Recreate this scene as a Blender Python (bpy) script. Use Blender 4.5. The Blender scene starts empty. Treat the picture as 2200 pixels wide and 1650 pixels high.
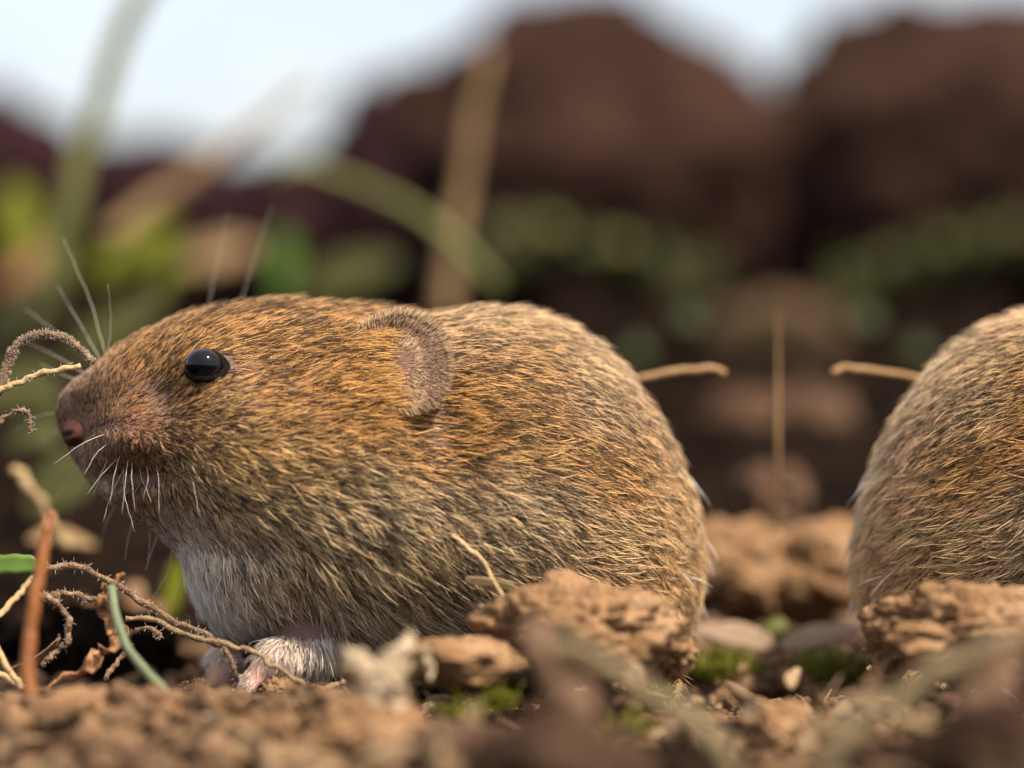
import bpy, bmesh, math, random
import numpy as np
from mathutils import Vector, Matrix
from mathutils.kdtree import KDTree

# ---------------------------------------------------------------- camera, world, sun, exposure
SC = bpy.context.scene
COL = SC.collection
SC.unit_settings.scale_length = 0.065          # one unit is about 6.5 cm: the vole is 1.4 units long
CAM_D, CAM_Z, AX = 6.0, 0.645, 0.572
cam_d = bpy.data.cameras.new('camera'); cam = bpy.data.objects.new('camera', cam_d); COL.objects.link(cam)
cam.location = (0, -CAM_D, CAM_Z); cam.rotation_euler = (math.radians(90), 0, 0)
cam_d.sensor_width = 36.0; cam_d.lens = 36.0 * CAM_D / 2.2
cam_d.clip_start = 0.05; cam_d.clip_end = 4000
cam_d.dof.use_dof = True; cam_d.dof.focus_distance = 5.71
cam_d.dof.aperture_fstop = (cam_d.lens * 1e-3) / 0.23; cam_d.dof.aperture_blades = 0
SC.camera = cam

SUN_DIR = Vector((0.42, -0.38, 0.83)).normalized()    # towards the sun
sun_d = bpy.data.lights.new('sun', 'SUN'); sun = bpy.data.objects.new('sun', sun_d); COL.objects.link(sun)
sun_d.energy = 5.0; sun_d.angle = math.radians(0.6); sun_d.color = (1.0, 0.89, 0.72)
sun.rotation_euler = SUN_DIR.to_track_quat('Z', 'Y').to_euler(); sun.location = (3, -4, 8)

W = bpy.data.worlds.new('World'); SC.world = W; W.use_nodes = True
wn, wl = W.node_tree.nodes, W.node_tree.links
wn.clear()
sky = wn.new('ShaderNodeTexSky'); sky.sky_type = 'NISHITA'; sky.sun_disc = False
sky.sun_elevation = math.asin(SUN_DIR.z); sky.sun_rotation = math.atan2(SUN_DIR.x, SUN_DIR.y)
sky.air_density = 1.0; sky.dust_density = 3.0; sky.altitude = 100
# thin bright cloud over the whole sky, a little patchy
tc = wn.new('ShaderNodeTexCoord'); cn = wn.new('ShaderNodeTexNoise'); cn.inputs['Scale'].default_value = 2.2; cn.inputs['Detail'].default_value = 5
cr = wn.new('ShaderNodeMapRange'); cr.inputs[1].default_value = 0.35; cr.inputs[2].default_value = 0.65; cr.inputs[3].default_value = 0.22; cr.inputs[4].default_value = 0.62
mx = wn.new('ShaderNodeMix'); mx.data_type = 'RGBA'; mx.inputs[7].default_value = (10.6, 10.3, 10.0, 1)
bg = wn.new('ShaderNodeBackground'); bg.inputs['Strength'].default_value = 0.10
wo = wn.new('ShaderNodeOutputWorld')
wl.new(tc.outputs['Generated'], cn.inputs['Vector']); wl.new(cn.outputs['Fac'], cr.inputs[0])
wl.new(cr.outputs[0], mx.inputs[0]); wl.new(sky.outputs[0], mx.inputs[6]); wl.new(mx.outputs[2], bg.inputs['Color']); wl.new(bg.outputs[0], wo.inputs[0])

SC.view_settings.view_transform = 'Standard'; SC.view_settings.look = 'None'
SC.view_settings.exposure = 0.80; SC.view_settings.gamma = 1.0; SC.view_settings.use_curve_mapping = False
SC.render.engine = 'CYCLES'
SC.cycles.use_denoising = True
try: SC.cycles.denoiser = 'OPENIMAGEDENOISE'
except Exception: pass
SC.cycles.max_bounces = 6; SC.cycles.diffuse_bounces = 3; SC.cycles.transparent_max_bounces = 8
SC.cycles.caustics_reflective = False; SC.cycles.caustics_refractive = False
SC.cycles.sample_clamp_indirect = 4.0
SC.render.hair_type = 'STRIP'

rng = np.random.default_rng(7); random.seed(7)

# ---------------------------------------------------------------- helpers
def P(px, py, y=0.0):
    """the point of the place that stands y behind the vole's middle plane, given as seen from the standpoint"""
    d = (CAM_D + y) / CAM_D
    return np.array([(px - 1100) / 1000 * d, y, CAM_Z + (825 - py) / 1000 * d])

_perm = np.random.default_rng(3).permutation(4096)
_val = np.random.default_rng(4).random(4096) * 2 - 1
def vnoise(p):
    """value noise of an (n,3) array"""
    i = np.floor(p).astype(int); f = p - i; f = f * f * f * (f * (f * 6 - 15) + 10)
    r = 0
    for dx in (0, 1):
        for dy in (0, 1):
            for dz in (0, 1):
                h = _perm[(_perm[(_perm[(i[:, 0] + dx) & 4095] + i[:, 1] + dy) & 4095] + i[:, 2] + dz) & 4095]
                w = (f[:, 0] if dx else 1 - f[:, 0]) * (f[:, 1] if dy else 1 - f[:, 1]) * (f[:, 2] if dz else 1 - f[:, 2])
                r = r + w * _val[h]
    return r
def fbm(p, octv=4, lac=2.1, gain=0.5):
    p = np.asarray(p, float); s = 0; a = 1
    for k in range(octv):
        s = s + a * vnoise(p + 17.3 * k); p = p * lac; a *= gain
    return s

def mesh_obj(name, verts, faces, mat, parent=None, smooth=True):
    me = bpy.data.meshes.new(name)
    me.from_pydata([tuple(v) for v in verts], [], [tuple(f) for f in faces]); me.update()
    if smooth: me.polygons.foreach_set('use_smooth', [True] * len(me.polygons))
    if mat: me.materials.append(mat)
    o = bpy.data.objects.new(name, me); COL.objects.link(o)
    if parent: o.parent = parent
    return o
def tag(o, label, cat, group=None, kind=None):
    o['label'] = label
    if cat: o['category'] = cat
    if group: o['group'] = group
    if kind: o['kind'] = kind
    return o
def thing(name, label, cat, loc=(0, 0, 0), group=None):
    o = bpy.data.objects.new(name, None); COL.objects.link(o); o.location = loc; o.empty_display_size = 0.05
    return tag(o, label, cat, group)

def catmull(pts, n):
    pts = np.asarray(pts, float); m = len(pts)
    ext = np.vstack([2 * pts[0] - pts[1], pts, 2 * pts[-1] - pts[-2]])
    t = np.linspace(0, m - 1, n); k = np.minimum(t.astype(int), m - 2); u = (t - k)[:, None]
    a, b, c, d = ext[k], ext[k + 1], ext[k + 2], ext[k + 3]
    return 0.5 * (2 * b + (c - a) * u + (2 * a - 5 * b + 4 * c - d) * u ** 2 + (3 * b - a - 3 * c + d) * u ** 3)
def tube_geo(path, rad, seg=8, off=0, flat=1.0):
    path = np.asarray(path, float); n = len(path); rad = np.broadcast_to(rad, (n,))
    tan = np.gradient(path, axis=0); tan /= np.linalg.norm(tan, axis=1)[:, None] + 1e-9
    up = np.array([0.13, 1, 0.21]); u = np.cross(tan, up); u /= np.linalg.norm(u, axis=1)[:, None] + 1e-9
    v = np.cross(tan, u)
    a = np.linspace(0, 2 * np.pi, seg, endpoint=False)
    V = path[:, None, :] + rad[:, None, None] * (np.cos(a)[None, :, None] * u[:, None, :] + flat * np.sin(a)[None, :, None] * v[:, None, :])
    F = []
    for i in range(n - 1):
        for j in range(seg):
            F.append((off + i * seg + j, off + i * seg + (j + 1) % seg, off + (i + 1) * seg + (j + 1) % seg, off + (i + 1) * seg + j))
    F.append(tuple(off + j for j in range(seg))[::-1]); F.append(tuple(off + (n - 1) * seg + j for j in range(seg)))
    return V.reshape(-1, 3), F

def deep(y): return float(np.interp(y, [-9, 1, 3.5, 9], [-9, 1, 8, 9.65]))
def grow(y): return (CAM_D + deep(y)) / (CAM_D + y)
# ---------------------------------------------------------------- materials
def new_mat(name):
    m = bpy.data.materials.new(name); m.use_nodes = True
    nt = m.node_tree; b = nt.nodes['Principled BSDF']
    return m, nt, b
def noise_mat(name, cols, scale=20, rough=0.9, bump=0.0, bscale=None, detail=6, spec=0.25, sss=0.0, trans=0.0, coords='Object', fine=None):
    """colour ramp over fractal noise, with fine relief"""
    m, nt, b = new_mat(name); N, L = nt.nodes, nt.links
    t = N.new('ShaderNodeTexCoord'); n = N.new('ShaderNodeTexNoise'); n.inputs['Scale'].default_value = scale; n.inputs['Detail'].default_value = detail
    n.inputs['Roughness'].default_value = 0.65
    L.new(t.outputs[coords], n.inputs['Vector'])
    r = N.new('ShaderNodeValToRGB'); e = r.color_ramp.elements
    pos = np.linspace(0.3, 0.7, len(cols))
    e[0].position = pos[0]; e[0].color = (*cols[0], 1); e[1].position = pos[-1]; e[1].color = (*cols[-1], 1)
    for p, c in zip(pos[1:-1], cols[1:-1]):
        q = e.new(p); q.color = (*c, 1)
    L.new(n.outputs['Fac'], r.inputs['Fac']); L.new(r.outputs['Color'], b.inputs['Base Color'])
    b.inputs['Roughness'].default_value = rough; b.inputs['Specular IOR Level'].default_value = spec
    if sss: b.inputs['Subsurface Weight'].default_value = sss; b.inputs['Subsurface Radius'].default_value = (0.02, 0.008, 0.004)
    if bump:
        n2 = N.new('ShaderNodeTexNoise'); n2.inputs['Scale'].default_value = bscale or scale * 4; n2.inputs['Detail'].default_value = 8
        L.new(t.outputs[coords], n2.inputs['Vector'])
        bp = N.new('ShaderNodeBump'); bp.inputs['Strength'].default_value = bump; bp.inputs['Distance'].default_value = 0.02
        L.new(n2.outputs['Fac'], bp.inputs['Height']); L.new(bp.outputs['Normal'], b.inputs['Normal'])
    if trans:                                     # thin leaves let light through
        tr = N.new('ShaderNodeBsdfTranslucent'); mxs = N.new('ShaderNodeMixShader'); mxs.inputs[0].default_value = trans
        L.new(r.outputs['Color'], tr.inputs['Color']); L.new(b.outputs[0], mxs.inputs[1]); L.new(tr.outputs[0], mxs.inputs[2])
        L.new(mxs.outputs[0], N['Material Output'].inputs['Surface'])
    return m

def fur_mat(name):
    m, nt, b = new_mat(name); N, L = nt.nodes, nt.links
    N.remove(b)
    def attr(a):
        n = N.new('ShaderNodeAttribute'); n.attribute_type = 'GEOMETRY'; n.attribute_name = a; return n
    hi = N.new('ShaderNodeHairInfo')
    ac, ar, at = attr('band_col'), attr('root_col'), attr('tip_col')
    r1 = N.new('ShaderNodeMapRange'); r1.interpolation_type = 'SMOOTHSTEP'; r1.inputs[1].default_value = 0.14; r1.inputs[2].default_value = 0.46
    r2 = N.new('ShaderNodeMapRange'); r2.interpolation_type = 'SMOOTHSTEP'; r2.inputs[1].default_value = 0.82; r2.inputs[2].default_value = 0.97
    m1 = N.new('ShaderNodeMix'); m1.data_type = 'RGBA'; m2 = N.new('ShaderNodeMix'); m2.data_type = 'RGBA'
    L.new(hi.outputs['Intercept'], r1.inputs[0]); L.new(hi.outputs['Intercept'], r2.inputs[0])
    L.new(r1.outputs[0], m1.inputs[0]); L.new(ar.outputs['Color'], m1.inputs[6]); L.new(ac.outputs['Color'], m1.inputs[7])
    L.new(r2.outputs[0], m2.inputs[0]); L.new(m1.outputs[2], m2.inputs[6]); L.new(at.outputs['Color'], m2.inputs[7])
    h = N.new('ShaderNodeBsdfHairPrincipled'); h.model = 'CHIANG'; h.parametrization = 'COLOR'
    h.inputs['Roughness'].default_value = 0.32; h.inputs['Radial Roughness'].default_value = 0.45; h.inputs['IOR'].default_value = 1.5
    L.new(m2.outputs[2], h.inputs['Color'])
    d = N.new('ShaderNodeBsdfDiffuse'); L.new(m2.outputs[2], d.inputs['Color'])
    ms = N.new('ShaderNodeMixShader'); ms.inputs[0].default_value = 0.35; L.new(d.outputs[0], ms.inputs[1]); L.new(h.outputs[0], ms.inputs[2])
    L.new(ms.outputs[0], N['Material Output'].inputs['Surface'])
    return m
M_FUR = fur_mat('agouti_fur')
M_SKIN = noise_mat('vole_skin', [(0.10, 0.06, 0.05), (0.17, 0.10, 0.08)], 14, 0.8)
M_NOSE = noise_mat('nose_skin', [(0.06, 0.022, 0.018), (0.13, 0.05, 0.04)], 40, 0.7, 0.8, 320, spec=0.15)
M_EAR = noise_mat('ear_skin', [(0.10, 0.052, 0.033), (0.19, 0.108, 0.070)], 25, 0.6, 0.2, 160, sss=0.1)
M_LID = noise_mat('eyelid_skin', [(0.004, 0.003, 0.003), (0.012, 0.009, 0.008)], 60, 0.7, 0.5, 300, spec=0.05)
M_WHISK = noise_mat('whisker_hair', [(0.62, 0.56, 0.48), (0.72, 0.67, 0.60)], 8, 0.3, spec=0.6, trans=0.3)
M_CLAW = noise_mat('claw_horn', [(0.35, 0.25, 0.2), (0.5, 0.4, 0.33)], 30, 0.35, spec=0.5)
M_PAW = noise_mat('paw_skin', [(0.34, 0.19, 0.15), (0.48, 0.30, 0.25)], 30, 0.6, sss=0.1)
M_EYE, nt_, b_ = new_mat('eye_black')
b_.inputs['Base Color'].default_value = (0.003, 0.003, 0.005, 1); b_.inputs['Roughness'].default_value = 0.06
b_.inputs['Specular IOR Level'].default_value = 0.5; b_.inputs['IOR'].default_value = 1.34

# ---------------------------------------------------------------- the vole's body: profile, girth, limbs
OUT = np.array([(128,884),(138,848),(165,816),(200,790),(228,764),(252,742),(300,712),(350,690),(400,671),(450,656),(500,645),(560,637),(620,634),(700,640),
 (760,645),(850,652),(900,660),(945,662),(1000,652),(1080,648),(1150,658),(1220,681),(1280,716),(1330,762),(1380,818),(1420,874),(1455,934),(1482,1002),
 (1506,1072),(1522,1150),(1528,1220),(1518,1285),(1496,1345),(1450,1410),(1370,1452),(1250,1462),(1100,1452),(980,1440),(880,1428),(800,1420),(740,1412),(680,1398),
 (600,1388),(540,1380),(495,1368),(455,1335),(428,1290),(410,1245),(394,1200),(372,1166),(335,1138),(292,1114),(255,1086),(222,1052),(192,1020),(170,985),(152,955),(135,920)], float)
def inset(px):                                     # how far the skin lies under the outline of the coat
    return np.interp(px, [120, 200, 300, 500, 800, 1100, 1400, 1530], [3, 6, 9, 14, 16, 18, 22, 24])
_pl = OUT[:, :2].copy()
_t = np.roll(_pl, -1, 0) - np.roll(_pl, 1, 0); _nrm = np.stack([-_t[:, 1], _t[:, 0]], 1); _nrm /= np.linalg.norm(_nrm, axis=1)[:, None]
POLY = _pl + _nrm * inset(_pl[:, 0])[:, None]
POLYW = np.stack([(POLY[:, 0] - 1100) / 1000, CAM_Z + (825 - POLY[:, 1]) / 1000], 1)

GS = 0.005
gx = np.arange(-1.05, 0.50, GS); gz = np.arange(-0.08, 0.92, GS)
GX, GZ = np.meshgrid(gx, gz, indexing='ij')
def poly_sd(x, z):
    """signed distance to the profile (+ inside)"""
    d = np.full(x.shape, 1e9); ins = np.zeros(x.shape, bool); n = len(POLYW)
    for k in range(n):
        a, b = POLYW[k], POLYW[(k + 1) % n]
        ex, ez = b - a; wx, wz = x - a[0], z - a[1]
        t = np.clip((wx * ex + wz * ez) / (ex * ex + ez * ez), 0, 1)
        d = np.minimum(d, (wx - t * ex) ** 2 + (wz - t * ez) ** 2)
        c = ((a[1] <= z) & (b[1] > z)) | ((b[1] <= z) & (a[1] > z))
        with np.errstate(divide='ignore', invalid='ignore'):
            xi = a[0] + (z - a[1]) / (ez if ez else 1e-12) * ex
        ins ^= c & (x < xi)
    return np.sqrt(d) * np.where(ins, 1, -1)
SD = poly_sd(GX, GZ); INS = SD > 0
U = np.where(INS, SD * 0.4, 0.0)
# the girth solves laplace(u) = -4 inside the profile, so the body swells smoothly from its outline
_par = (np.add.outer(np.arange(len(gx)), np.arange(len(gz))) & 1).astype(bool)
om = 1.975
for it in range(420):
    for c in (INS & _par, INS & ~_par):
        s = np.zeros_like(U); s[1:-1, 1:-1] = U[2:, 1:-1] + U[:-2, 1:-1] + U[1:-1, 2:] + U[1:-1, :-2]
        U = np.where(c, U + om * ((s + 4 * GS * GS) / 4 - U), U)
def g2(px, py, sx, sy):
    c = P(px, py, -0.2); return np.exp(-((GX - c[0]) / (sx / 1000)) ** 2 - ((GZ - c[2]) / (sy / 1000)) ** 2)
girth = 0.80 + 0.05 * g2(1230, 1180, 230, 200) + 0.05 * g2(520, 950, 140, 110) - 0.05 * g2(930, 900, 70, 220) + 0.03 * g2(760, 1200, 150, 150) \
      - 0.10 * g2(340, 860, 60, 60) + 0.20 * g2(280, 935, 75, 50) + 0.06 * g2(437, 780, 60, 40) - 0.20 * g2(265, 1018, 75, 20) - 0.06 * g2(480, 1160, 170, 40) - 0.30 * g2(150, 900, 85, 75) - 0.13 * g2(835, 770, 42, 52)
H2 = U * girth ** 2
gedge = 0.45
H2 = np.where(INS, H2, SD * gedge)
for _ in range(3):
    H2[1:-1, 1:-1] = (4 * H2[1:-1, 1:-1] + H2[2:, 1:-1] + H2[:-2, 1:-1] + H2[1:-1, 2:] + H2[1:-1, :-2]) / 8
def samp(x, z):
    fx = np.clip((x - gx[0]) / GS, 0, len(gx) - 1.001); fz = np.clip((z - gz[0]) / GS, 0, len(gz) - 1.001)
    i = fx.astype(int); j = fz.astype(int); u = fx - i; v = fz - j
    return H2[i, j] * (1 - u) * (1 - v) + H2[i + 1, j] * u * (1 - v) + H2[i, j + 1] * (1 - u) * v + H2[i + 1, j + 1] * u * v
def ymid(x): return np.interp(x, [-1.0, -0.6, -0.2, 0.1, 0.5], [-0.075, -0.065, -0.03, 0.0, 0.0])
# limbs: chains of (point, radius)
def L3(px, py, y): return P(px, py, y)
LIMBS = [  # near fore leg and paw, far fore leg and paw, two hind feet tucked under the haunches
 [(L3(690,1310,-.20),.075),(L3(660,1400,-.26),.050),(L3(605,1418,-.30),.042),(L3(556,1452,-.31),.028)],
 [(L3(560,1330,.00),.06),(L3(500,1405,-.06),.034),(L3(482,1425,-.10),.030),(L3(478,1462,-.12),.022)],
 [(np.array([.24,-.10,.20]),.10),(np.array([.28,-.27,.045]),.035),(np.array([.21,-.28,.03]),.03)],
 [(np.array([.24,.10,.20]),.10),(np.array([.28,.27,.045]),.035),(np.array([.21,.27,.03]),.03)]]
TOES = []
for base, dirx, n, ln, r in ((L3(552,1454,-.31), (-.6,-.25,-.6), 4, .055, .0095), (L3(478,1462,-.12), (.0,-.3,-.9), 4, .04, .009), (np.array([.20,-.28,.026]), (-1,0,-.1), 5, .06, .010), (np.array([.20,.27,.026]), (-1,0,-.1), 5, .06, .010)):
    d = np.array(dirx); d /= np.linalg.norm(d); sd = np.cross(d, [0.2, 0, 1]); sd /= np.linalg.norm(sd)
    for k in range(n):
        s = (k - (n - 1) / 2); o = base + sd * s * .0135
        l = ln * (1 - .09 * abs(s)); t = d + sd * s * .16; t /= np.linalg.norm(t)
        mid = o + t * l * .55 + np.array([0, 0, .008]); tip = o + t * l; tip[2] = max(tip[2], 0.012)
        TOES.append([(o, r * 1.1), (mid, r), (tip, r * .8)])
def capsule(p, a, b, ra, rb):
    ab = b - a; t = np.clip(((p - a) @ ab) / (ab @ ab), 0, 1)
    return np.linalg.norm(p - a - t[:, None] * ab, axis=1) - (ra + (rb - ra) * t)
def smin(a, b, k):
    h = np.clip(0.5 + 0.5 * (b - a) / k, 0, 1); return b + (a - b) * h - k * h * (1 - h)
def body_d(p):
    x, y, z = p.T; ym = ymid(x); e = .004
    h = samp(x, z); hx = (samp(x + e, z) - samp(x - e, z)) / (2 * e); hz = (samp(x, z + e) - samp(x, z - e)) / (2 * e)
    F = h - (y - ym) ** 2
    d = -F / (np.sqrt(hx ** 2 + hz ** 2 + 4 * (y - ym) ** 2) + .06)
    near = z < 0.5
    q = p[near]; dn = d[near]
    for ch in LIMBS:
        lim = None
        for (a, ra), (b, rb) in zip(ch[:-1], ch[1:]):
            c = capsule(q, a, b, ra, rb); lim = c if lim is None else smin(lim, c, .03)
        dn = smin(dn, lim, .035)
    low = q[:, 2] < .12
    ql, dl = q[low], dn[low]
    for ch in TOES:
        for (a, ra), (b, rb) in zip(ch[:-1], ch[1:]):
            dl = smin(dl, capsule(ql, a, b, ra, rb), .008)
    dn[low] = dl; d[near] = dn
    return d
def body_n(p):
    e = .004; g = np.stack([body_d(p + np.eye(3)[k] * e) - body_d(p - np.eye(3)[k] * e) for k in range(3)], 1)
    return g / (np.linalg.norm(g, axis=1)[:, None] + 1e-9)
def surface_nets(lo, hi, h):
    ax = [np.arange(lo[k], hi[k] + h, h) for k in range(3)]; sh = tuple(len(a) for a in ax)
    pts = np.stack(np.meshgrid(*ax, indexing='ij'), -1).reshape(-1, 3)
    D = np.concatenate([body_d(c) for c in np.array_split(pts, 12)]).reshape(sh); S = D < 0
    acc = np.zeros((sh[0] - 1, sh[1] - 1, sh[2] - 1, 3)); cnt = np.zeros(acc.shape[:3])
    C = lambda a, i, j, k: a[i:sh[0] - 1 + i, j:sh[1] - 1 + j, k:sh[2] - 1 + k]
    base = np.stack(np.meshgrid(*[np.arange(s - 1) for s in sh], indexing='ij'), -1)
    for axis in range(3):
        oth = [k for k in range(3) if k != axis]
        for u in (0, 1):
            for v in (0, 1):
                o0 = [0, 0, 0]; o0[oth[0]] = u; o0[oth[1]] = v; o1 = list(o0); o1[axis] = 1
                a, b = C(D, *o0), C(D, *o1); m = (a < 0) != (b < 0)
                t = np.where(m, a / np.where(m, a - b, 1), 0)
                pos = np.array(o0, float) + 0 * base; pos[..., axis] += t
                acc += np.where(m[..., None], pos, 0); cnt += m
    act = cnt > 0; idx = -np.ones(act.shape, int); idx[act] = np.arange(act.sum())
    V = (base[act] + acc[act] / cnt[act][:, None]) * h + np.array(lo)
    F = []
    for axis in range(3):
        o = [k for k in range(3) if k != axis]
        sl = [slice(1, s - 1) for s in sh]; a = S[tuple(sl)]
        sl2 = list(sl); sl2[axis] = slice(2, sh[axis]); b = S[tuple(sl2)]
        I = np.argwhere(a != b) + 1; flip = a[a != b]
        def cell(du, dv):
            c = I.copy(); c[:, o[0]] -= du; c[:, o[1]] -= dv; return idx[c[:, 0], c[:, 1], c[:, 2]]
        Q = np.stack([cell(0, 0), cell(1, 0), cell(1, 1), cell(0, 1)], 1)
        fl = flip if axis != 1 else ~flip
        Q[~fl] = Q[~fl][:, ::-1]; F.append(Q)
    F = np.concatenate(F); F = F[(F >= 0).all(1)]
    return V, F
BV, BF = surface_nets((-1.02, -0.46, -0.02), (0.47, 0.44, 0.87), 0.0135)
for _ in range(3): BV = BV - body_n(BV) * body_d(BV)[:, None] * .9
BN = body_n(BV)

VOLE = thing('vole', 'whole brown vole facing the arched dry tendril, nose lifted, sitting on soil', 'vole', (0, 0, 0), 'voles')
BODY = mesh_obj('body', BV, BF, M_SKIN, VOLE); BODY.data.materials.append(M_PAW)
_fc = BV[BF].mean(1); _dp = np.min([np.minimum(capsule(_fc, ch[-2][0], ch[-1][0], ch[-2][1], ch[-1][1]), capsule(_fc, ch[-3][0], ch[-2][0], ch[-3][1] * .5, ch[-2][1])) for ch in LIMBS] + [np.minimum(capsule(_fc, ch[0][0], ch[1][0], ch[0][1], ch[1][1]), capsule(_fc, ch[1][0], ch[2][0], ch[1][1], ch[2][1])) for ch in TOES], 0)
BODY.data.polygons.foreach_set('material_index', ((_dp < .012) & (_fc[:, 2] < .12)).astype(np.int32))

# ---------------------------------------------------------------- coat: how the hairs lie, how long and which colour, over the animal
TONE = dict(G=(.68,.35,.112), D=(.58,.30,.105), R=(.76,.49,.25), F=(.73,.51,.28), B=(.68,.59,.48), W=(.92,.89,.85), M=(.36,.20,.10), K=(.28,.12,.07), C=(.74,.475,.19), N=(.34,.24,.19), Q=(.85,.71,.60))  # R: pale rump fur, brightened further for sun along the rim
CTRL = [  # x, y, lie (right, down), lift deg, length, tone, dark share
 (140,860, .4,-.7,50,15,'N',.1),(160,830, .5,-.8,40,16,'N',.2),(200,830, .5,-.9,32,22,'M',.3),(230,880, .5,-.9,30,24,'D',.25),(190,880, .2,-.9,35,18,'M',.2),
 (250,800, .7,-.8,28,30,'D',.35),(300,760, .8,-.65,26,36,'D',.4),(350,720, .9,-.6,26,42,'D',.4),(330,830, .7,-.65,24,34,'G',.3),(290,880, .35,-.85,30,28,'D',.3),
 (430,700, 1,-.55,24,46,'D',.4),(520,680, 1,-.55,25,48,'G',.4),(620,670, 1,-.5,26,50,'G',.4),(720,680, 1,-.4,26,48,'G',.4),(800,660, 1,-.2,24,46,'G',.35),
 (560,740, 1,-.5,22,46,'G',.4),(660,740, 1,-.45,24,48,'D',.4),(750,740, 1,-.2,48,60,'G',.3),
 (560,800, 1,-.1,20,42,'G',.35),(680,830, 1,-.25,22,46,'G',.3),(785,835, 1,-.1,44,60,'G',.2),(795,765, 1,-.05,50,56,'G',.15),
 (380,850, .9,-.5,22,34,'G',.25),(450,870, 1,-.2,20,38,'C',.2),(560,880, 1,-.1,20,46,'G',.25),(700,920, 1,-.02,20,52,'G',.25),(850,930, 1,-.05,22,54,'G',.3),
 (330,930, .4,.1,45,28,'K',.3),(352,898,.8,-.1,34,32,'K',.6),(392,965,.8,.4,34,38,'M',.5),(285,935, .0,.2,55,22,'K',.3),(250,930,-.2,.3,45,20,'K',.2),(280,990,-.1,.8,38,24,'K',.2),(230,980,-.3,.7,40,22,'K',.2),(205,1010,-.3,.8,35,26,'M',.1),(155,1040,-.4,.8,35,34,'W',0),(200,1100,-.3,.9,35,36,'W',0),(215,1040,-.2,.9,32,26,'M',.2),(258,1088,-.1,.9,30,30,'M',.2),
 (300,1050,.1,.9,30,26,'K',.2),(268,1062,-.1,.9,30,28,'M',.15),(350,1030,.5,.6,35,36,'M',.25),(340,1085,.2,.9,25,32,'M',.15),(280,1160,-.1,.9,30,40,'W',.0),(312,1098,.1,.9,28,32,'M',.2),(360,1150,.1,.9,30,40,'W',0),
 (400,940, .9,.2,32,38,'C',.2),(480,950, 1,.15,28,44,'C',.2),(420,1030,.9,.5,30,44,'C',.3),(520,1030,1,.3,26,50,'C',.3),(640,1000,1,.15,24,54,'C',.3),
 (400,1110,.5,.8,24,42,'M',.2),(480,1110,.8,.6,26,50,'F',.35),(600,1090,1,.45,26,56,'F',.35),(760,1050,1,.35,24,60,'F',.35),
 (400,1180,.1,1,26,48,'W',0),(440,1270,.05,1,24,56,'W',0),(480,1340,.1,1,24,56,'W',.02),(500,1210,.25,1,24,56,'B',.12),(560,1180,.5,.8,25,60,'F',.35),
 (560,1290,.2,1,24,66,'B',.1),(620,1250,.4,1,25,68,'F',.3),(650,1350,.25,1,26,76,'B',.08),(720,1200,.65,.8,25,68,'F',.35),(740,1330,.4,1,26,82,'B',.12),
 (850,1150,.85,.6,24,66,'F',.35),(850,1280,.65,.9,25,78,'F',.25),(830,1380,.5,1,26,84,'B',.1),(960,1230,.85,.75,24,74,'F',.3),(980,1360,.75,.9,25,80,'B',.15),
 (1000,1080,1,.45,22,64,'F',.35),(950,950,1,.1,22,60,'G',.35),(1000,850,1,-.05,24,56,'G',.35),(1000,720,1,.05,28,52,'R',.3),(1100,680,1,.1,30,50,'R',.25),
 (1120,800,1,.08,25,56,'G',.35),(1150,950,1,.15,22,60,'G',.4),(1150,1100,1,.4,22,64,'F',.35),(1120,1250,.9,.65,24,72,'F',.25),(1150,1380,.9,.7,25,74,'B',.15),
 (1250,760,1,.2,28,52,'R',.3),(1300,870,1,.15,24,54,'R',.35),(1300,1000,1,.18,22,58,'G',.35),(1300,1140,1,.35,22,60,'R',.25),(1300,1280,1,.55,24,64,'R',.15),
 (1380,900,1,.2,26,52,'R',.3),(1430,1050,1,.22,26,54,'R',.22),(1450,1180,1,.35,26,56,'R',.15),(1470,1290,.9,.6,26,58,'R',.1),(1400,1380,.8,.8,26,60,'R',.1),
 (600,1352,.1,1,20,58,'B',.1),(650,1362,.2,1,20,60,'B',.1),(545,1345,.1,1,20,52,'B',.05),(600,1405,-.7,.7,10,16,'Q',.0),(650,1405,-.4,1,10,20,'Q',.0),(545,1450,-.6,.8,10,10,'Q',.0),(475,1430,-.1,1,13,20,'Q',.1)]
CT = np.array([[c[0], c[1], c[2] / math.hypot(c[2], c[3]), c[3] / math.hypot(c[2], c[3]), c[4], c[5], *TONE[c[6]], c[7]] for c in CTRL])
def coat(px, py):
    out = np.empty((len(px), 8))
    for sl in np.array_split(np.arange(len(px)), max(1, len(px) // 8000)):
        d2 = (px[sl, None] - CT[None, :, 0]) ** 2 + (py[sl, None] - CT[None, :, 1]) ** 2
        w = np.exp(-d2 / (2 * 52.0 ** 2)) + 1e-7 / (1 + d2 / 1e4) ** 2
        out[sl] = (w @ CT[:, 2:]) / w.sum(1)[:, None]
    return out
def seen(p):
    """side-view coordinates of a point, the far half folded onto the near half"""
    y = p[:, 1]; ym = ymid(p[:, 0]); yn = np.minimum(y, 2 * ym - y); k = CAM_D / (CAM_D + yn)
    return 1100 + 1000 * p[:, 0] * k, 825 - 1000 * (p[:, 2] - CAM_Z) * k

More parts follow.
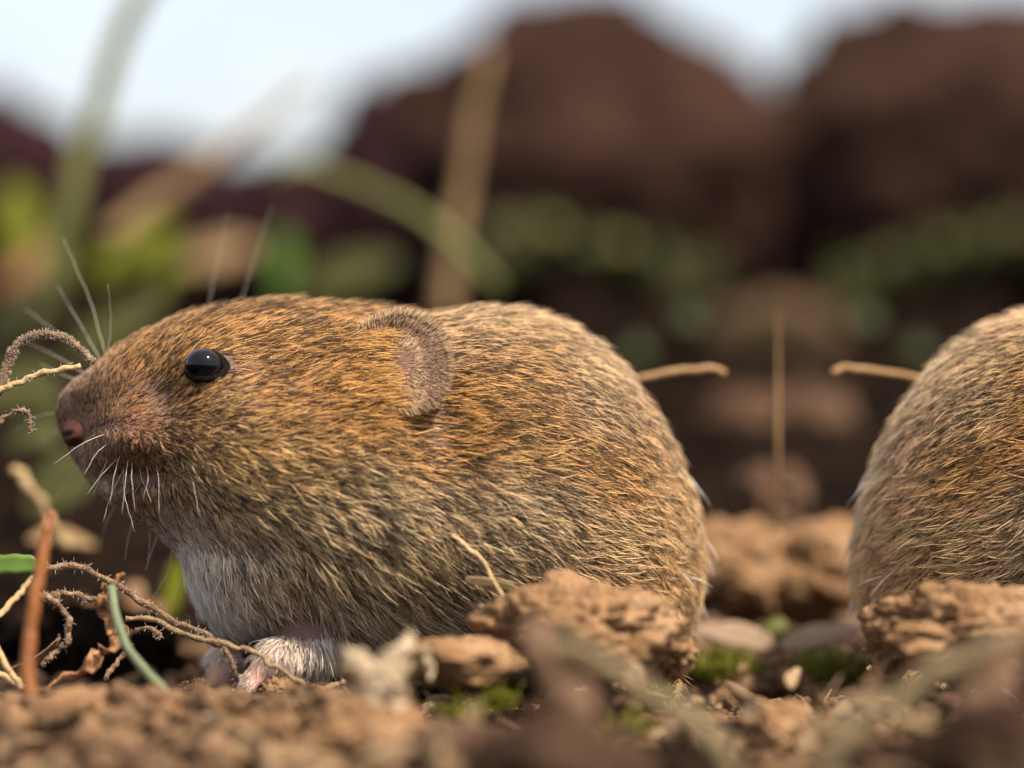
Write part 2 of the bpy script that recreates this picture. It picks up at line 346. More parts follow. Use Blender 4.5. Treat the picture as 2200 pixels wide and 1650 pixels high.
def make_hair(name, roots, pts, rad, band, rootc, tipc, mat, parent):
    n, k = pts.shape[:2]
    hc = bpy.data.hair_curves.new(name); hc.add_curves([k] * n)
    hc.attributes['position'].data.foreach_set('vector', pts.reshape(-1).astype(np.float32))
    ra = hc.attributes.get('radius') or hc.attributes.new('radius', 'FLOAT', 'POINT')
    ra.data.foreach_set('value', rad.reshape(-1).astype(np.float32))
    for nm, c in (('band_col', band), ('root_col', rootc), ('tip_col', tipc)):
        a = hc.attributes.new(nm, 'FLOAT_COLOR', 'CURVE')
        a.data.foreach_set('color', np.hstack([c, np.ones((n, 1))]).reshape(-1).astype(np.float32))
    hc.materials.append(mat)
    o = bpy.data.objects.new(name, hc); COL.objects.link(o); o.parent = parent
    return o
def sample_faces(V, F, w, n):
    T = np.concatenate([F[:, [0, 1, 2]], F[:, [0, 2, 3]]]); a = np.linalg.norm(np.cross(V[T[:, 1]] - V[T[:, 0]], V[T[:, 2]] - V[T[:, 0]]), axis=1)
    a = a * w(V[T].mean(1)); t = rng.choice(len(T), n, p=a / a.sum()); r1, r2 = np.sqrt(rng.random(n)), rng.random(n)
    return V[T[t, 0]] * (1 - r1)[:, None] + V[T[t, 1]] * (r1 * (1 - r2))[:, None] + V[T[t, 2]] * (r1 * r2)[:, None]
EYE_C, EAR_C, NOSE_C = (438, 787), (868, 772), (168, 924)
def fur_weight(c):
    px, py = seen(c); ym = ymid(c[:, 0]); far = (c[:, 1] - ym) > 0.12
    w = np.where(far, 0.30, 1.0) * np.where(px < 420, 2.0, 1.0) * np.where(px < 260, 1.6, 1.0)
    w = w * np.where(c[:, 2] < 0.03, .25, 1.0) * np.where((c[:, 2] < .10) & (c[:, 0] < -.4), .7, 1.0)
    return w
N_FUR, KP = 240000, 7
R0 = sample_faces(BV, BF, fur_weight, N_FUR)
for _ in range(2): R0 = R0 - body_n(R0) * body_d(R0)[:, None]
px, py = seen(R0)
keep = ((px - EYE_C[0]) / 43) ** 2 + ((py - EYE_C[1]) / 27) ** 2 > 1
keep &= ((px - 170) / 15) ** 2 + ((py - 931) / 19) ** 2 > 1
keep &= ~((((px - 800) / 48) ** 2 + ((py - 765) / 26) ** 2 < 1) & (rng.random(len(px)) < .65))    # thin coat in front of the ear
keep &= ~((((px - 890) / 68) ** 2 + ((py - 780) / 94) ** 2 < 1) & (px > 838))       # under the ear
keep &= ~((((px - 828) / 34) ** 2 + ((py - 770) / 42) ** 2 < 1) & (rng.random(len(px)) < .45))
R0, px, py = R0[keep], px[keep], py[keep]; NR = body_n(R0); n = len(R0)
C8 = coat(px, py)
lie = np.stack([C8[:, 0], np.zeros(n), -C8[:, 1]], 1)
wob = np.stack([fbm(R0 * 14, 2), fbm(R0 * 14 + 50, 2), fbm(R0 * 14 + 90, 2)], 1)
lie = lie / (np.linalg.norm(lie, axis=1)[:, None] + 1e-6) + wob * .15 + rng.normal(0, .10, (n, 3))
pad = np.exp(-((px - 285) / 60) ** 2 - ((py - 945) / 50) ** 2) + .6 * np.exp(-((px - 400) / 90) ** 2 - ((py - 990) / 70) ** 2)
lie += rng.normal(0, .55, (n, 3)) * pad[:, None]
lie -= NR * (lie * NR).sum(1)[:, None]; lie /= np.linalg.norm(lie, axis=1)[:, None] + 1e-6
lift = np.radians(C8[:, 2] * (0.32 + .42 * rng.random(n)))
ln = C8[:, 3] / 1000 * (0.62 + .46 * rng.random(n))
under = rng.random(n) < .30; ln = np.where(under, ln * .6, ln)
guard = (rng.random(n) < .07) & ~under & (px > 330); ln = np.where(guard, ln * 1.45, ln); lift = np.where(guard, lift * 1.5, lift)
bris = guard & (px > 1420) & (rng.random(n) < .03); ln = np.where(bris, ln * 1.5, ln)
t = np.linspace(0, 1, KP)[None, :, None]
side = np.cross(NR, lie)
curl = rng.normal(0, .17, n)
pts = R0[:, None] - NR[:, None] * .003 + ln[:, None, None] * (lie[:, None] * (np.cos(lift)[:, None, None] * t) + NR[:, None] * (np.sin(lift)[:, None, None] * (t * 1.25 - .62 * t * t)) + side[:, None] * curl[:, None, None] * t * t)
# tufts: tips draw together
NC = 80000
cid = rng.choice(n, NC, replace=False); kd = KDTree(NC)
for i, c in enumerate(cid): kd.insert(R0[c], i)
kd.balance()
own = np.array([kd.find(r)[1] for r in R0]); cp = pts[cid[own]]
amt = np.where(guard, .25, 1) * (.30 + .45 * np.clip(.5 + fbm(R0 * 9, 2), 0, 1)) * np.where(px < 300, .4, 1)
off = R0 - R0[cid[own]]
pts = pts + (cp - pts + off[:, None] * .15) * (amt[:, None, None] * t ** 1.6)
band = C8[:, 4:7] * (0.38 + .42 * rng.random((n, 1)) + .65 * (rng.random(NC)[own] ** 2)[:, None]) * (1 + rng.normal(0, .05, (n, 3)))
band *= (1 + .06 * fbm(R0 * 7, 3))[:, None]
cdark = rng.random(NC)[own]
dark = np.where(rng.random(n) < .45, rng.random(n), cdark) < C8[:, 7] * 1.4 * (1 + .12 * fbm(R0 * 11 + 5, 2))
whit = np.clip((C8[:, 6] - .3) / .4, 0, 1)[:, None]
rootc = np.array([.022, .014, .012]) * (1 - whit) + np.array([.66, .62, .59]) * whit
rootc = rootc * (0.8 + .4 * rng.random((n, 1)))
band = np.where(dark[:, None], band * .10 + .004, band); tipc = np.where((rng.random(n) < .6)[:, None] & ~dark[:, None], band * 1.15, band * .55)
tipc = tipc * (1 - whit) + band * whit
band = np.where(bris[:, None], .85, band); tipc = np.where(bris[:, None], .9, tipc)
band = np.clip(band, .004, .92); tipc = np.clip(tipc, .004, .92)
r0 = np.where(under, .00068, .00082) * (0.75 + .5 * rng.random(n)) * np.where(px < 260, .85, 1) * np.where((py > 1385) & (px < 700), .7, 1)
prof = np.array([.75, 1, 1, .95, .8, .5, .12])[None, :]
FUR = make_hair('fur', R0, pts, r0[:, None] * prof, band, rootc, tipc, M_FUR, BODY); FUR['kind'] = 'stuff'

# ---------------------------------------------------------------- eyes, nose, ears, whiskers, claws
def surf(px, py, y0=-0.6, y1=0.05):
    """near side of the body on the line of sight"""
    ys = np.linspace(y0, y1, 400); q = np.array([P(px, py, y) for y in ys]); d = body_d(q); k = np.argmax(d < 0)
    return q[k], body_n(q[k:k + 1])[0]
def flipy(v, x=None):
    """the same point on the far half of the body"""
    w = np.array(v, float).copy(); ym = ymid(w[..., 0]); w[..., 1] = 2 * ym - w[..., 1]; return w
def ico(sub):
    bm = bmesh.new(); bmesh.ops.create_icosphere(bm, subdivisions=sub, radius=1.0)
    V = np.array([v.co[:] for v in bm.verts]); F = [[v.index for v in f.verts] for f in bm.faces]; bm.free(); return V, F
IV2, IF2 = ico(2); IV3, IF3 = ico(3); IV4, IF4 = ico(4); IV5, IF5 = ico(5)
ec, en = surf(*EYE_C); en = en / np.linalg.norm(en)
for far in (0, 1):
    c = flipy(ec) if far else ec; nn = en * np.array([1, -1 if far else 1, 1])
    ux = np.cross([0, 0, 1], nn); ux /= np.linalg.norm(ux); uz = np.cross(nn, ux)
    if far: ux = -ux
    B = np.stack([ux, nn, uz])                              # along the slit, outwards, up
    tilt = math.radians(-9); R = np.array([[math.cos(tilt), 0, math.sin(tilt)], [0, 1, 0], [-math.sin(tilt), 0, math.cos(tilt)]])
    ev = IV4 * np.array([.040, .041, .036])
    eye = mesh_obj('eye', (ev @ R) @ B + c - nn * .002, IF4, M_EYE, VOLE)
    a = np.linspace(0, 2 * np.pi, 48, endpoint=False); k = np.linspace(0, 2 * np.pi, 10, endpoint=False)
    rr = .0085 + .0015 * np.sin(3 * a)
    rim = np.stack([np.cos(a) * (.041 + .007 * np.cos(a) ** 3), np.zeros_like(a), np.sin(a) * (.0318 - .001 * (np.sin(a) > 0))], 1)
    V = rim[:, None] + rr[:, None, None] * (np.cos(k)[None, :, None] * np.stack([np.cos(a), 0 * a, np.sin(a)], 1)[:, None] + np.sin(k)[None, :, None] * np.array([0, 1, 0]))
    V[..., 1] += .007 - .35 * np.abs(V[..., 0]) ** 2 / .05
    F = [(i * 10 + j, ((i + 1) % 48) * 10 + j, ((i + 1) % 48) * 10 + (j + 1) % 10, i * 10 + (j + 1) % 10) for i in range(48) for j in range(10)]
    mesh_obj('eyelid', (V.reshape(-1, 3) @ R) @ B + c, F, M_LID, eye)
# nose pad: two wings with a nostril dent and a cleft
nv = IV5.copy()
cleft = np.exp(-(nv[:, 1] / .12) ** 2) * np.clip(-nv[:, 0], 0, 1)
nost = sum(np.exp(-(((nv[:, 0] + .35) / .38) ** 2 + ((nv[:, 1] - s * .72) / .32) ** 2 + ((nv[:, 2] + .05 - .25 * (nv[:, 0] + .35)) / .16) ** 2)) for s in (-1, 1))
nv = nv * (1 - .10 * cleft - .14 * nost)[:, None] * np.array([.041, 1.0, .037])
nsf = surf(186, 930)[0]; nc = np.array([*P(179, 930, -.06)]); nc[1] = ymid(np.array(nc[0])); nv[:, 1] *= abs(nsf[1] - nc[1]) + .007
nose = mesh_obj('nose', nv + nc, IF5, M_NOSE, VOLE)
# ears: thin cupped flaps standing out of the coat, low in front and high behind
RIM = np.array([(762,716,0),(798,692,.018),(845,676,.038),(890,680,.052),(928,703,.060),(953,745,.066),(963,790,.066),(955,834,.058),(932,864,.044),(900,880,.028),(865,882,.010),(832,868,0)], float)
RIMC = catmull(RIM, 54); EC = np.array([838., 778.]); nS = 12
def head_y(px, py): return surf(px, max(py, 700))[0][1]
rim_y = np.array([head_y(a, b) for a, b, _ in RIMC]); base_xy = EC + (RIMC[:, :2] - EC) * .30
base_y = np.array([head_y(a, b) for a, b in base_xy]); rim_y = np.convolve(np.pad(rim_y, 3, mode='edge'), np.ones(7) / 7, 'valid')
def flap(dn):
    out = []
    for q_ in np.linspace(0, 1, nS):
        xy = base_xy + (RIMC[:, :2] - base_xy) * q_; yy = base_y + (rim_y - base_y) * q_ - .88 * RIMC[:, 2] * q_ ** 1.25 + .008 * (1 - q_) - .007 - .006 * RIMC[:, 2] / .066 * math.sin(q_ * 9) * (1 - q_)
        out.append(np.array([P(a, b, c + dn) for (a, b), c in zip(xy, yy)]))
    return np.concatenate(out)
V1, V2 = flap(0), flap(.0065); nr_, na_ = nS, len(RIMC); m = nr_ * na_
EV = np.concatenate([V1, V2]); EF = []
for i in range(nr_ - 1):
    for j in range(na_ - 1):
        q = (i * na_ + j, (i + 1) * na_ + j, (i + 1) * na_ + j + 1, i * na_ + j + 1)
        EF.append(q); EF.append(tuple(m + e for e in q[::-1]))
edge_ = [i * na_ for i in range(nr_)] + [(nr_ - 1) * na_ + j for j in range(1, na_)] + [i * na_ + na_ - 1 for i in range(nr_ - 2, -1, -1)] + list(range(na_ - 2, 0, -1))
EF += [(edge_[k], edge_[(k + 1) % len(edge_)], m + edge_[(k + 1) % len(edge_)], m + edge_[k]) for k in range(len(edge_))]
for far in (0, 1):
    ear = mesh_obj('ear', flipy(EV) if far else EV, EF, M_EAR, VOLE)
    if far: continue
    T = np.array(EF[:2 * (nr_ - 1) * (na_ - 1)]); ns = 8500
    ar_ = np.linalg.norm(np.cross(EV[T[:, 2]] - EV[T[:, 0]], EV[T[:, 3]] - EV[T[:, 1]]), axis=1); f = rng.choice(len(T), ns, p=ar_ / ar_.sum()); w4 = rng.dirichlet((1, 1, 1, 1), ns)
    rt = (EV[T[f]] * w4[..., None]).sum(1); fn = np.cross(EV[T[f, 2]] - EV[T[f, 0]], EV[T[f, 3]] - EV[T[f, 1]]); fn /= np.linalg.norm(fn, axis=1)[:, None] + 1e-9
    front = T[f].max(1) < m; fn = fn * np.where((fn[:, 1] < 0) == front, 1, -1)[:, None]
    row = (T[f].min(1) % m) // na_ / (nr_ - 2)
    g0 = np.where(front[:, None], EV[T[f, 1]] - EV[T[f, 0]], EV[T[f, 2]] - EV[T[f, 3]]); g0 /= np.linalg.norm(g0, axis=1)[:, None] + 1e-9
    dr = g0 * .9 + np.array([.40, 0, 0]) + fn * .24 + rng.normal(0, .15, (ns, 3)); dr /= np.linalg.norm(dr, axis=1)[:, None]
    tl = (.010 + .009 * row ** 3) * (.7 + .6 * rng.random(ns)); tt = np.linspace(0, 1, 5)[None, :, None]
    pp = rt[:, None] + tl[:, None, None] * (dr[:, None] * tt - fn[:, None] * .2 * tt * tt)
    bc = np.where(rng.random((ns, 1)) < .33, np.array([.07, .04, .024]), np.array([.56, .38, .22])) * (.6 + .6 * rng.random((ns, 1))); bc = np.clip(bc, .01, .9)
    make_hair('ear_fur', rt, pp, np.full((ns, 1), .0007) * np.array([[1, 1, .9, .6, .15]]), bc, bc * .6, bc, M_FUR, ear)['kind'] = 'stuff'
# a fringe of longer hairs before the ear, lying over its front edge
fr_r, fr_d = [], []
for i in range(560):
    ay = 690 + 185 * rng.random(); ax = 815 - 26 * math.sin((ay - 690) / 185 * math.pi) + rng.normal(0, 12); p_, n_ = surf(ax, ay)
    fr_r.append(p_); d_ = np.array([1, -.35 - .30 * rng.random(), np.interp(ay, [690, 780, 875], [-.10, .0, .16])]) + rng.normal(0, .13, 3); fr_d.append(d_ / np.linalg.norm(d_))
fr_r, fr_d = np.array(fr_r), np.array(fr_d); nf = len(fr_r); fl = (.035 + .04 * rng.random(nf)); tt = np.linspace(0, 1, 7)[None, :, None]
fp = fr_r[:, None] + fl[:, None, None] * (fr_d[:, None] * tt + np.array([0, .30, -.03]) * tt * tt)
fb = np.array([.72, .40, .13]) * (.45 + .7 * rng.random((nf, 1))); fb = np.where(rng.random((nf, 1)) < .25, fb * .15, fb)
make_hair('ear_fringe', fr_r, fp, np.full((nf, 1), .00095) * np.array([[1, 1, 1, .9, .75, .5, .12]]), fb, fb * .3, fb * .8, M_FUR, BODY)['kind'] = 'stuff'
# whiskers: start, middle, end in side view with their own depth
WH = [((228,764,-.05),(195,650,-.02),(136,512,.02)),((215,772,-.03),(175,700,.0),(122,612,.04)),((205,780,-.02),(120,712,.05),(52,664,.12)),((232,760,-.1),(238,690,-.12),(232,610,-.16)),
 ((180,800,-.03),(120,765,.02),(60,735,.10)),((160,815,-.03),(125,800,.0),(85,780,.05)),((133,885,-.02),(85,893,.03),(28,926,.10)),((140,920,-.02),(118,930,.03),(84,948,.08)),
 ((165,965,-.05),(140,985,.0),(105,1020,.08)),((180,985,-.05),(150,1030,.02),(112,1085,.10)),((200,1010,-.03),(170,1060,.05),(150,1110,.10)),
 ((262,940,-.24),(215,965,-.30),(180,1022,-.33)),((272,950,-.25),(250,1000,-.32),(236,1085,-.34)),((284,955,-.25),(272,1010,-.33),(262,1105,-.36)),((290,960,-.25),(283,1020,-.34),(290,1100,-.36)),
 ((300,965,-.25),(318,1020,-.33),(308,1072,-.34)),((310,958,-.25),(338,1010,-.33),(342,1105,-.36)),((330,945,-.25),(395,955,-.34),(434,1075,-.37)),((345,900,-.25),(375,885,-.31),(400,920,-.33)),
 ((320,930,-.25),(400,1000,-.35),(430,1110,-.40)),((255,960,-.22),(225,1000,-.26),(200,1065,-.28)),((278,985,-.23),(240,1060,-.28),(222,1120,-.30)),
 ((500,700,.10),(545,560,.20),(585,440,.28)),((440,700,.10),(468,560,.22),(490,455,.34)),((290,1110,-.1),(275,1160,-.13),(268,1205,-.16)),((345,1135,-.12),(325,1185,-.15),(312,1225,-.17)),((320,1125,-.1),(322,1165,-.13),(318,1205,-.15)),
 ((375,1160,-.1),(358,1230,-.13),(330,1285,-.15)),((395,1200,-.1),(390,1240,-.13),(372,1290,-.15)),((250,1080,-.05),(225,1130,-.05),(218,1170,-.04)),
 ((486,800,-.29),(560,800,-.33),(640,825,-.34)),((412,836,-.27),(440,818,-.31),(480,806,-.31))]
for i in range(5):
    sx, sy = 262 + 70 * rng.random(), 915 + 70 * rng.random(); an = rng.random() * 2.4 + .45; l = 90 + 130 * rng.random()
    ex, ey = sx + l * math.cos(an) * .8 - 10, sy + l * math.sin(an); WH.append(((sx, sy, -.235), ((sx + ex) / 2 - 12 * math.sin(an), (sy + ey) / 2 - 10, -.30), (ex, ey, -.33)))
for w in WH:
    q = [P(*w[0]), P(*w[1]), P(*w[2])]
    path = catmull(q, 14); path[1:-1] += rng.normal(0, .0006, (12, 3))
    V, F = tube_geo(path, np.linspace(.00075, .0003, 14) * (1.0 if w[0][1] > 720 else .4), 6)
    mesh_obj('whisker', V, F, M_WHISK, VOLE)
# claws at the toe tips
for ch in TOES:
    (a, _), (b, r) = ch[1], ch[2]; d = (b - a) / np.linalg.norm(b - a)
    path = catmull([b, b + d * .012 + np.array([0, 0, .002]), b + d * .022 + np.array([0, 0, -.005])], 6)
    V, F = tube_geo(path, np.linspace(r * .62, .0008, 6), 6); mesh_obj('claw', V, F, M_CLAW, VOLE)

def copy_tree(o, parent=None):
    c = o.copy(); COL.objects.link(c); c.parent = parent
    for ch in list(o.children): copy_tree(ch, c)
    return c
V2_ = copy_tree(VOLE); V2_.location = (2 * AX, 0, 0); V2_.scale = (-1, 1, 1)
tag(V2_, 'brown vole at the picture edge of which only the rounded rump shows', 'vole', 'voles')

# ---------------------------------------------------------------- soil
DRY = [(0.11, 0.058, 0.029), (0.25, 0.142, 0.073), (0.38, 0.238, 0.135)]
M_DRY = noise_mat('dry_soil', DRY, 9, 0.95, 0.9, 70, spec=0.1)
M_MID = noise_mat('damp_soil', [(0.045, 0.023, 0.014), (0.09, 0.05, 0.030), (0.15, 0.088, 0.055)], 8, 0.92, 0.9, 60, spec=0.15)
M_DARK = noise_mat('shade_dark_soil', [(0.004, 0.003, 0.003), (0.010, 0.0065, 0.005), (0.026, 0.015, 0.010)], 8, 1.0, 0.9, 60, spec=0.02)  # soil blackened in colour to stand for the shade of hollows
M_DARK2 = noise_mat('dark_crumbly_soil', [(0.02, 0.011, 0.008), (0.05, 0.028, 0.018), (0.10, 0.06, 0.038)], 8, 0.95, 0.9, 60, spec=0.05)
M_FAR = noise_mat('far_soil', [(0.016, 0.0065, 0.0055), (0.029, 0.0135, 0.0095), (0.045, 0.023, 0.0155)], 2.2, 0.95, 0.8, 14, spec=0.1)
M_FARD = noise_mat('far_dark_soil', [(0.008, 0.003, 0.004), (0.018, 0.006, 0.008), (0.03, 0.012, 0.012)], 2.0, 0.95, 0.8, 14, spec=0.1)

def ground_h(x, y):
    p = np.stack([x, y, 0 * x], -1).reshape(-1, 3)
    lump = fbm(p * 3.1, 5).reshape(x.shape); big = fbm(p * .9 + 40, 2).reshape(x.shape)
    bank = np.interp(y, [-9, -.6, .45, 1.4, 3.2, 6.5, 13, 20, 60, 3000], [0, 0, 0, .20, .46, .85, 1.35, 1.5, 1.2, 1.2])
    rough = np.interp(y, [-9, -3, -1, .3, .9, 12, 60], [.05, .05, .045, .03, .07, .12, 1.2])
    return -.045 + bank + rough * lump + np.interp(y, [-3, .6, 2, 9, 40], [.0, .0, .08, .12, .3]) * big
xs = np.unique(np.concatenate([-np.geomspace(3.6, 3000, 40), np.linspace(-3.6, 4.2, 480), np.geomspace(4.2, 3000, 40)]))
ys = np.unique(np.concatenate([-np.geomspace(2.2, 3000, 30), np.linspace(-2.2, 1.6, 330), np.linspace(1.6, 18, 190), np.geomspace(18, 3000, 40)]))
XX, YY = np.meshgrid(xs, ys, indexing='ij'); ZZ = ground_h(XX, YY)
nxg, nyg = XX.shape; gi = np.arange(nxg * nyg).reshape(nxg, nyg)
GF = np.stack([gi[:-1, :-1], gi[1:, :-1], gi[1:, 1:], gi[:-1, 1:]], -1).reshape(-1, 4)
M_GROUND = noise_mat('ground_soil', [(0.004, 0.003, 0.0025), (0.009, 0.006, 0.0045), (0.024, 0.014, 0.010)], 6, 1.0, 0.9, 60, spec=0.0)  # near-black colour carries the shade under the vole and along the bank
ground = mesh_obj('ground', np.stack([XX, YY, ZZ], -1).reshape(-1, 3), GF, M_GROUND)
ground['kind'] = 'structure'
def gz_at(x, y): return float(ground_h(np.array([x]), np.array([y]))[0])

def clod_geo(seed, V0, rad, lump=.30, crumb=.10, pit=.12, freq=1.5):
    """a crumbly lump: low swell, crumb relief, pits"""
    s = np.array([seed * 7.31, seed * 3.7, seed * 5.9])
    d = 1 + lump * fbm(V0 * freq + s, 3) + crumb * np.abs(fbm(V0 * 5.5 + s, 4)) + crumb * .45 * fbm(V0 * 16 + s, 3)
    pn = fbm(V0 * 3.3 + s + 9, 2); d -= pit * np.clip((pn - .22) / .25, 0, 1)
    ang = vnoise(V0 * 2.1 + s + 33); d += .08 * np.round(ang * 3) / 3         # broken facets
    return V0 * d[:, None] * np.array(rad)
def clod(label, px, py, y, rx, rz, ry=None, mat=None, seed=None, sub=5, group=None, name='soil_clod', tilt=0.0, **kw):
    y = deep(y); k = (CAM_D + y) / CAM_D / 1000; c = P(px, py, y); ry = rx * .7 if ry is None else ry
    IV, IF = {3: (IV3, IF3), 4: (IV4, IF4), 5: (IV5, IF5)}[sub]
    V = clod_geo(seed if seed is not None else px * .013 + py * .007 + y, IV, (rx * k, ry * k, rz * k), **kw)
    o = mesh_obj(name, V, IF, mat or M_DRY); o.location = c; o.rotation_euler = (0, tilt, 0)
    return tag(o, label, 'soil clod', group)
def mir(px): return 3344 - px

# large clods far behind
FARG, MIDG = 'big clods on the far bank', 'dark clods on the near bank'
clod('tall brown blurred clod rising to a peak straight above the whole vole', 1235, 345, 6.4, 425, 318, 330, M_FAR, 3.1, group=FARG, lump=.16, pit=.04)
clod('brown shoulder of far clod sloping down into the sky notch, whole vole side', 1548, 450, 6.9, 195, 272, 250, M_FAR, 5.7, group=FARG, lump=.14, pit=.04)
clod('tall brown blurred clod peaking above the vole rump at the picture edge', mir(1235), 345, 6.4, 425, 318, 330, M_FAR, 8.3, group=FARG, lump=.16, pit=.04)
clod('brown shoulder of far clod sloping down into the sky notch, cut-off rump side', mir(1548), 450, 6.9, 195, 272, 250, M_FAR, 9.2, group=FARG, lump=.14, pit=.04)
clod('steep-sided dark clod where the low skyline jumps up', 830, 440, 6.1, 150, 260, 160, M_FARD, 2.2, group=FARG, lump=.12, pit=.04)
clod('low blackish clod at the picture edge under the white sky', 0, 420, 6.2, 190, 200, 200, M_FARD, 4.4, group=FARG, lump=.15, pit=.04)
clod('low dark maroon clod between the tall green stem and the leaning dry stem', 330, 470, 6.6, 260, 160, 220, M_FARD, 6.6, group=FARG, lump=.15, pit=.04)
clod('low dark clod under the pale patch of sky above the vole head', 640, 500, 6.3, 240, 150, 200, M_FARD, 7.7, group=FARG, lump=.15, pit=.04)
# ledges behind the rumps: their deep shade is put into the near-black soil colour
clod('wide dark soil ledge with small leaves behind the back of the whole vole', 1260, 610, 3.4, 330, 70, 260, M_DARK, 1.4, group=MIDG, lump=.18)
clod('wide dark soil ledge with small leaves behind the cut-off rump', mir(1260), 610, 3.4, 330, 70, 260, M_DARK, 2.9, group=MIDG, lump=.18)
clod('clod coloured black for a shaded hollow just behind the back of the whole vole', 1330, 760, 3.0, 190, 110, 150, M_DARK, 4.9, group=MIDG)
clod('clod coloured black for a shaded hollow just behind the cut-off rump', mir(1330), 760, 3.0, 190, 110, 150, M_DARK, 3.3, group=MIDG)
clod('mossy olive-brown mound behind the tip of the thin upright straw', 1672, 740, 2.9, 150, 90, 130, M_MID, 5.2, group=MIDG, lump=.15)
clod('dark brown clod behind the gap, on the whole vole side of the upright straw', 1600, 930, 1.9, 90, 100, 90, M_MID, 6.3, group=MIDG)
clod('dark brown clod behind the gap, on the cut-off rump side of the upright straw', mir(1600), 930, 1.9, 90, 100, 90, M_MID, 7.4, group=MIDG)
clod('small brown clod at the foot of the thin upright straw', 1672, 1080, 1.2, 75, 80, 70, M_MID, 8.5, group=MIDG)
clod('slanting brown clod between the voles, against the whole vole', 1585, 1230, .95, 115, 105, 100, M_DRY, 1.9, group=MIDG, tilt=.5, lump=.2)
clod('slanting brown clod between the voles, against the cut-off rump', mir(1585), 1230, .95, 115, 105, 100, M_DRY, 2.7, group=MIDG, tilt=-.5, lump=.2)
# in front
FRG = 'dry clods in front of the voles'
for m in (0, 1):
    q = mir if m else (lambda v: v); sg = -1 if m else 1
    w = 'the cut-off rump' if m else 'the whole vole'
    clod(f'large pale brown pitted clod lying against the haunch of {w}', q(1262), 1352, -.56, 205, 92, 150, M_DRY, 11.3 + m * 2, 5, FRG, lump=.22, crumb=.17, pit=.26)
    clod(f'crumbling dark-holed lump at the tail end of the pitted clod by {w}', q(1425), 1392, -.50, 62, 62, 60, M_DRY, 13.1 + m * 2, 5, FRG, lump=.3, crumb=.2, pit=.5)
    clod(f'crumbly dark lump lying below the slanting stalk in front of {w}', q(1300), 1520, -.62, 62, 42, 60, M_MID, 15.2 + m, 5, FRG, lump=.3, crumb=.25, pit=.4)
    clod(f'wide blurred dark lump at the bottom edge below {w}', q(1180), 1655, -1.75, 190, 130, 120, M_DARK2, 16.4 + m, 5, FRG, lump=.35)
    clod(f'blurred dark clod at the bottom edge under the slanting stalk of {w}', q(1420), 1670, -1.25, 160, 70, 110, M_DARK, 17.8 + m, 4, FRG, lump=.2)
clod('blurred dark brown clod at the bottom edge below the bright moss patch', 1010, 1620, -1.25, 150, 72, 110, M_MID, 18.6, 4, FRG, lump=.2)
clod('overhanging clod with a lit flat top and dark underside, beside the papery leaf', 985, 1420, -.66, 130, 46, 140, M_DRY, 19.2, 5, FRG, lump=.2, crumb=.14)
clod('small pinkish lump centred at the bottom between the two voles', 1672, 1580, -.80, 66, 62, 60, M_DRY, 20.3, 5, FRG, lump=.2)
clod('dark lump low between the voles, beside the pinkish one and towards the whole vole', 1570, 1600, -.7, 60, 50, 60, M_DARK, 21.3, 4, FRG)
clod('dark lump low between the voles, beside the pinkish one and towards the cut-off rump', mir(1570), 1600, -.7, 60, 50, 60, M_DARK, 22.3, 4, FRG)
clod('wide blurred pinkish-brown crumbly heap in the bottom corner', 140, 1612, -.80, 290, 105, 150, M_DRY, 23.5, 5, FRG, lump=.2, crumb=.25, pit=.2)
clod('blurred pinkish-brown crumbly clod rising under the red stem', 330, 1580, -.78, 105, 70, 90, M_DRY, 24.1, 5, FRG, lump=.25, crumb=.25, pit=.25)
clod('blurred brown clod at the bottom edge below the white husk', 570, 1632, -.90, 190, 75, 120, M_DRY, 25.9, 5, FRG, lump=.2, crumb=.2)
clod('blurred brown clod at the bottom edge below the curled papery leaf', 800, 1605, -1.0, 140, 85, 100, M_DRY, 26.2, 5, FRG, lump=.2, crumb=.2)
clod('small sharp crumbly clod beside the lower end of the green stem', 420, 1500, -.30, 42, 36, 40, M_MID, 27.1, 5, FRG, crumb=.3)
clod('small granular golden-brown clod just below the front paw', 600, 1490, -.37, 34, 26, 30, M_DRY, 28.4, 5, FRG, crumb=.35)
clod('clod coloured dark as the shadow under the chin, behind the tendrils', 250, 1400, .35, 150, 90, 130, M_DARK, 29.9, 4, FRG)  # soil colour holds the shade of the hollow left of the chest
clod('clod coloured dark as shade, rising behind the reddish stem at the picture edge', 60, 1330, .5, 150, 110, 130, M_DARK, 30.9, 4, FRG)  # shade behind the stem painted into the clod's colour

# loose crumbs that nobody could count
cv, cf = [], []; off = 0
def crumb_at(x, y, z, r):
    global off
    k = rng.integers(0, 9); V = clod_geo(50 + k, IV2, (r * (.7 + .6 * rng.random()), r * (.7 + .6 * rng.random()), r * (.6 + .5 * rng.random())), lump=.35, crumb=.25)
    a = rng.random() * 6.28; R = np.array([[math.cos(a), -math.sin(a), 0], [math.sin(a), math.cos(a), 0], [0, 0, 1]])
    cv.append(V @ R.T + np.array([x, y, z])); cf.append(np.array(IF2) + off); off += len(V)
for i in range(3600):
    y = -1.45 + 2.4 * rng.random(); x = (rng.random() * 2.5 - 1.25) * (CAM_D + y) / CAM_D
    r = .006 + .03 * rng.random() ** 3
    if -.45 < y < .35 and -.75 < x < .45: r = min(r, .012)
    crumb_at(x, y, gz_at(x, y) + r * .3, r)
for i in range(900):
    y = -.98 + .42 * rng.random(); c_ = P(-20 + 900 * rng.random(), 1495 + 155 * rng.random() ** .8, y); crumb_at(c_[0], c_[1], c_[2], .006 + .024 * rng.random() ** 2.5)
big = np.concatenate(cv); fac = np.concatenate(cf)
M_CRUMB = noise_mat('mixed_crumbs', [(0.03, 0.016, 0.010), (0.14, 0.08, 0.045), (0.22, 0.13, 0.072), (0.33, 0.21, 0.125)], 14, 0.95, 0.9, 120, detail=2, spec=0.1)
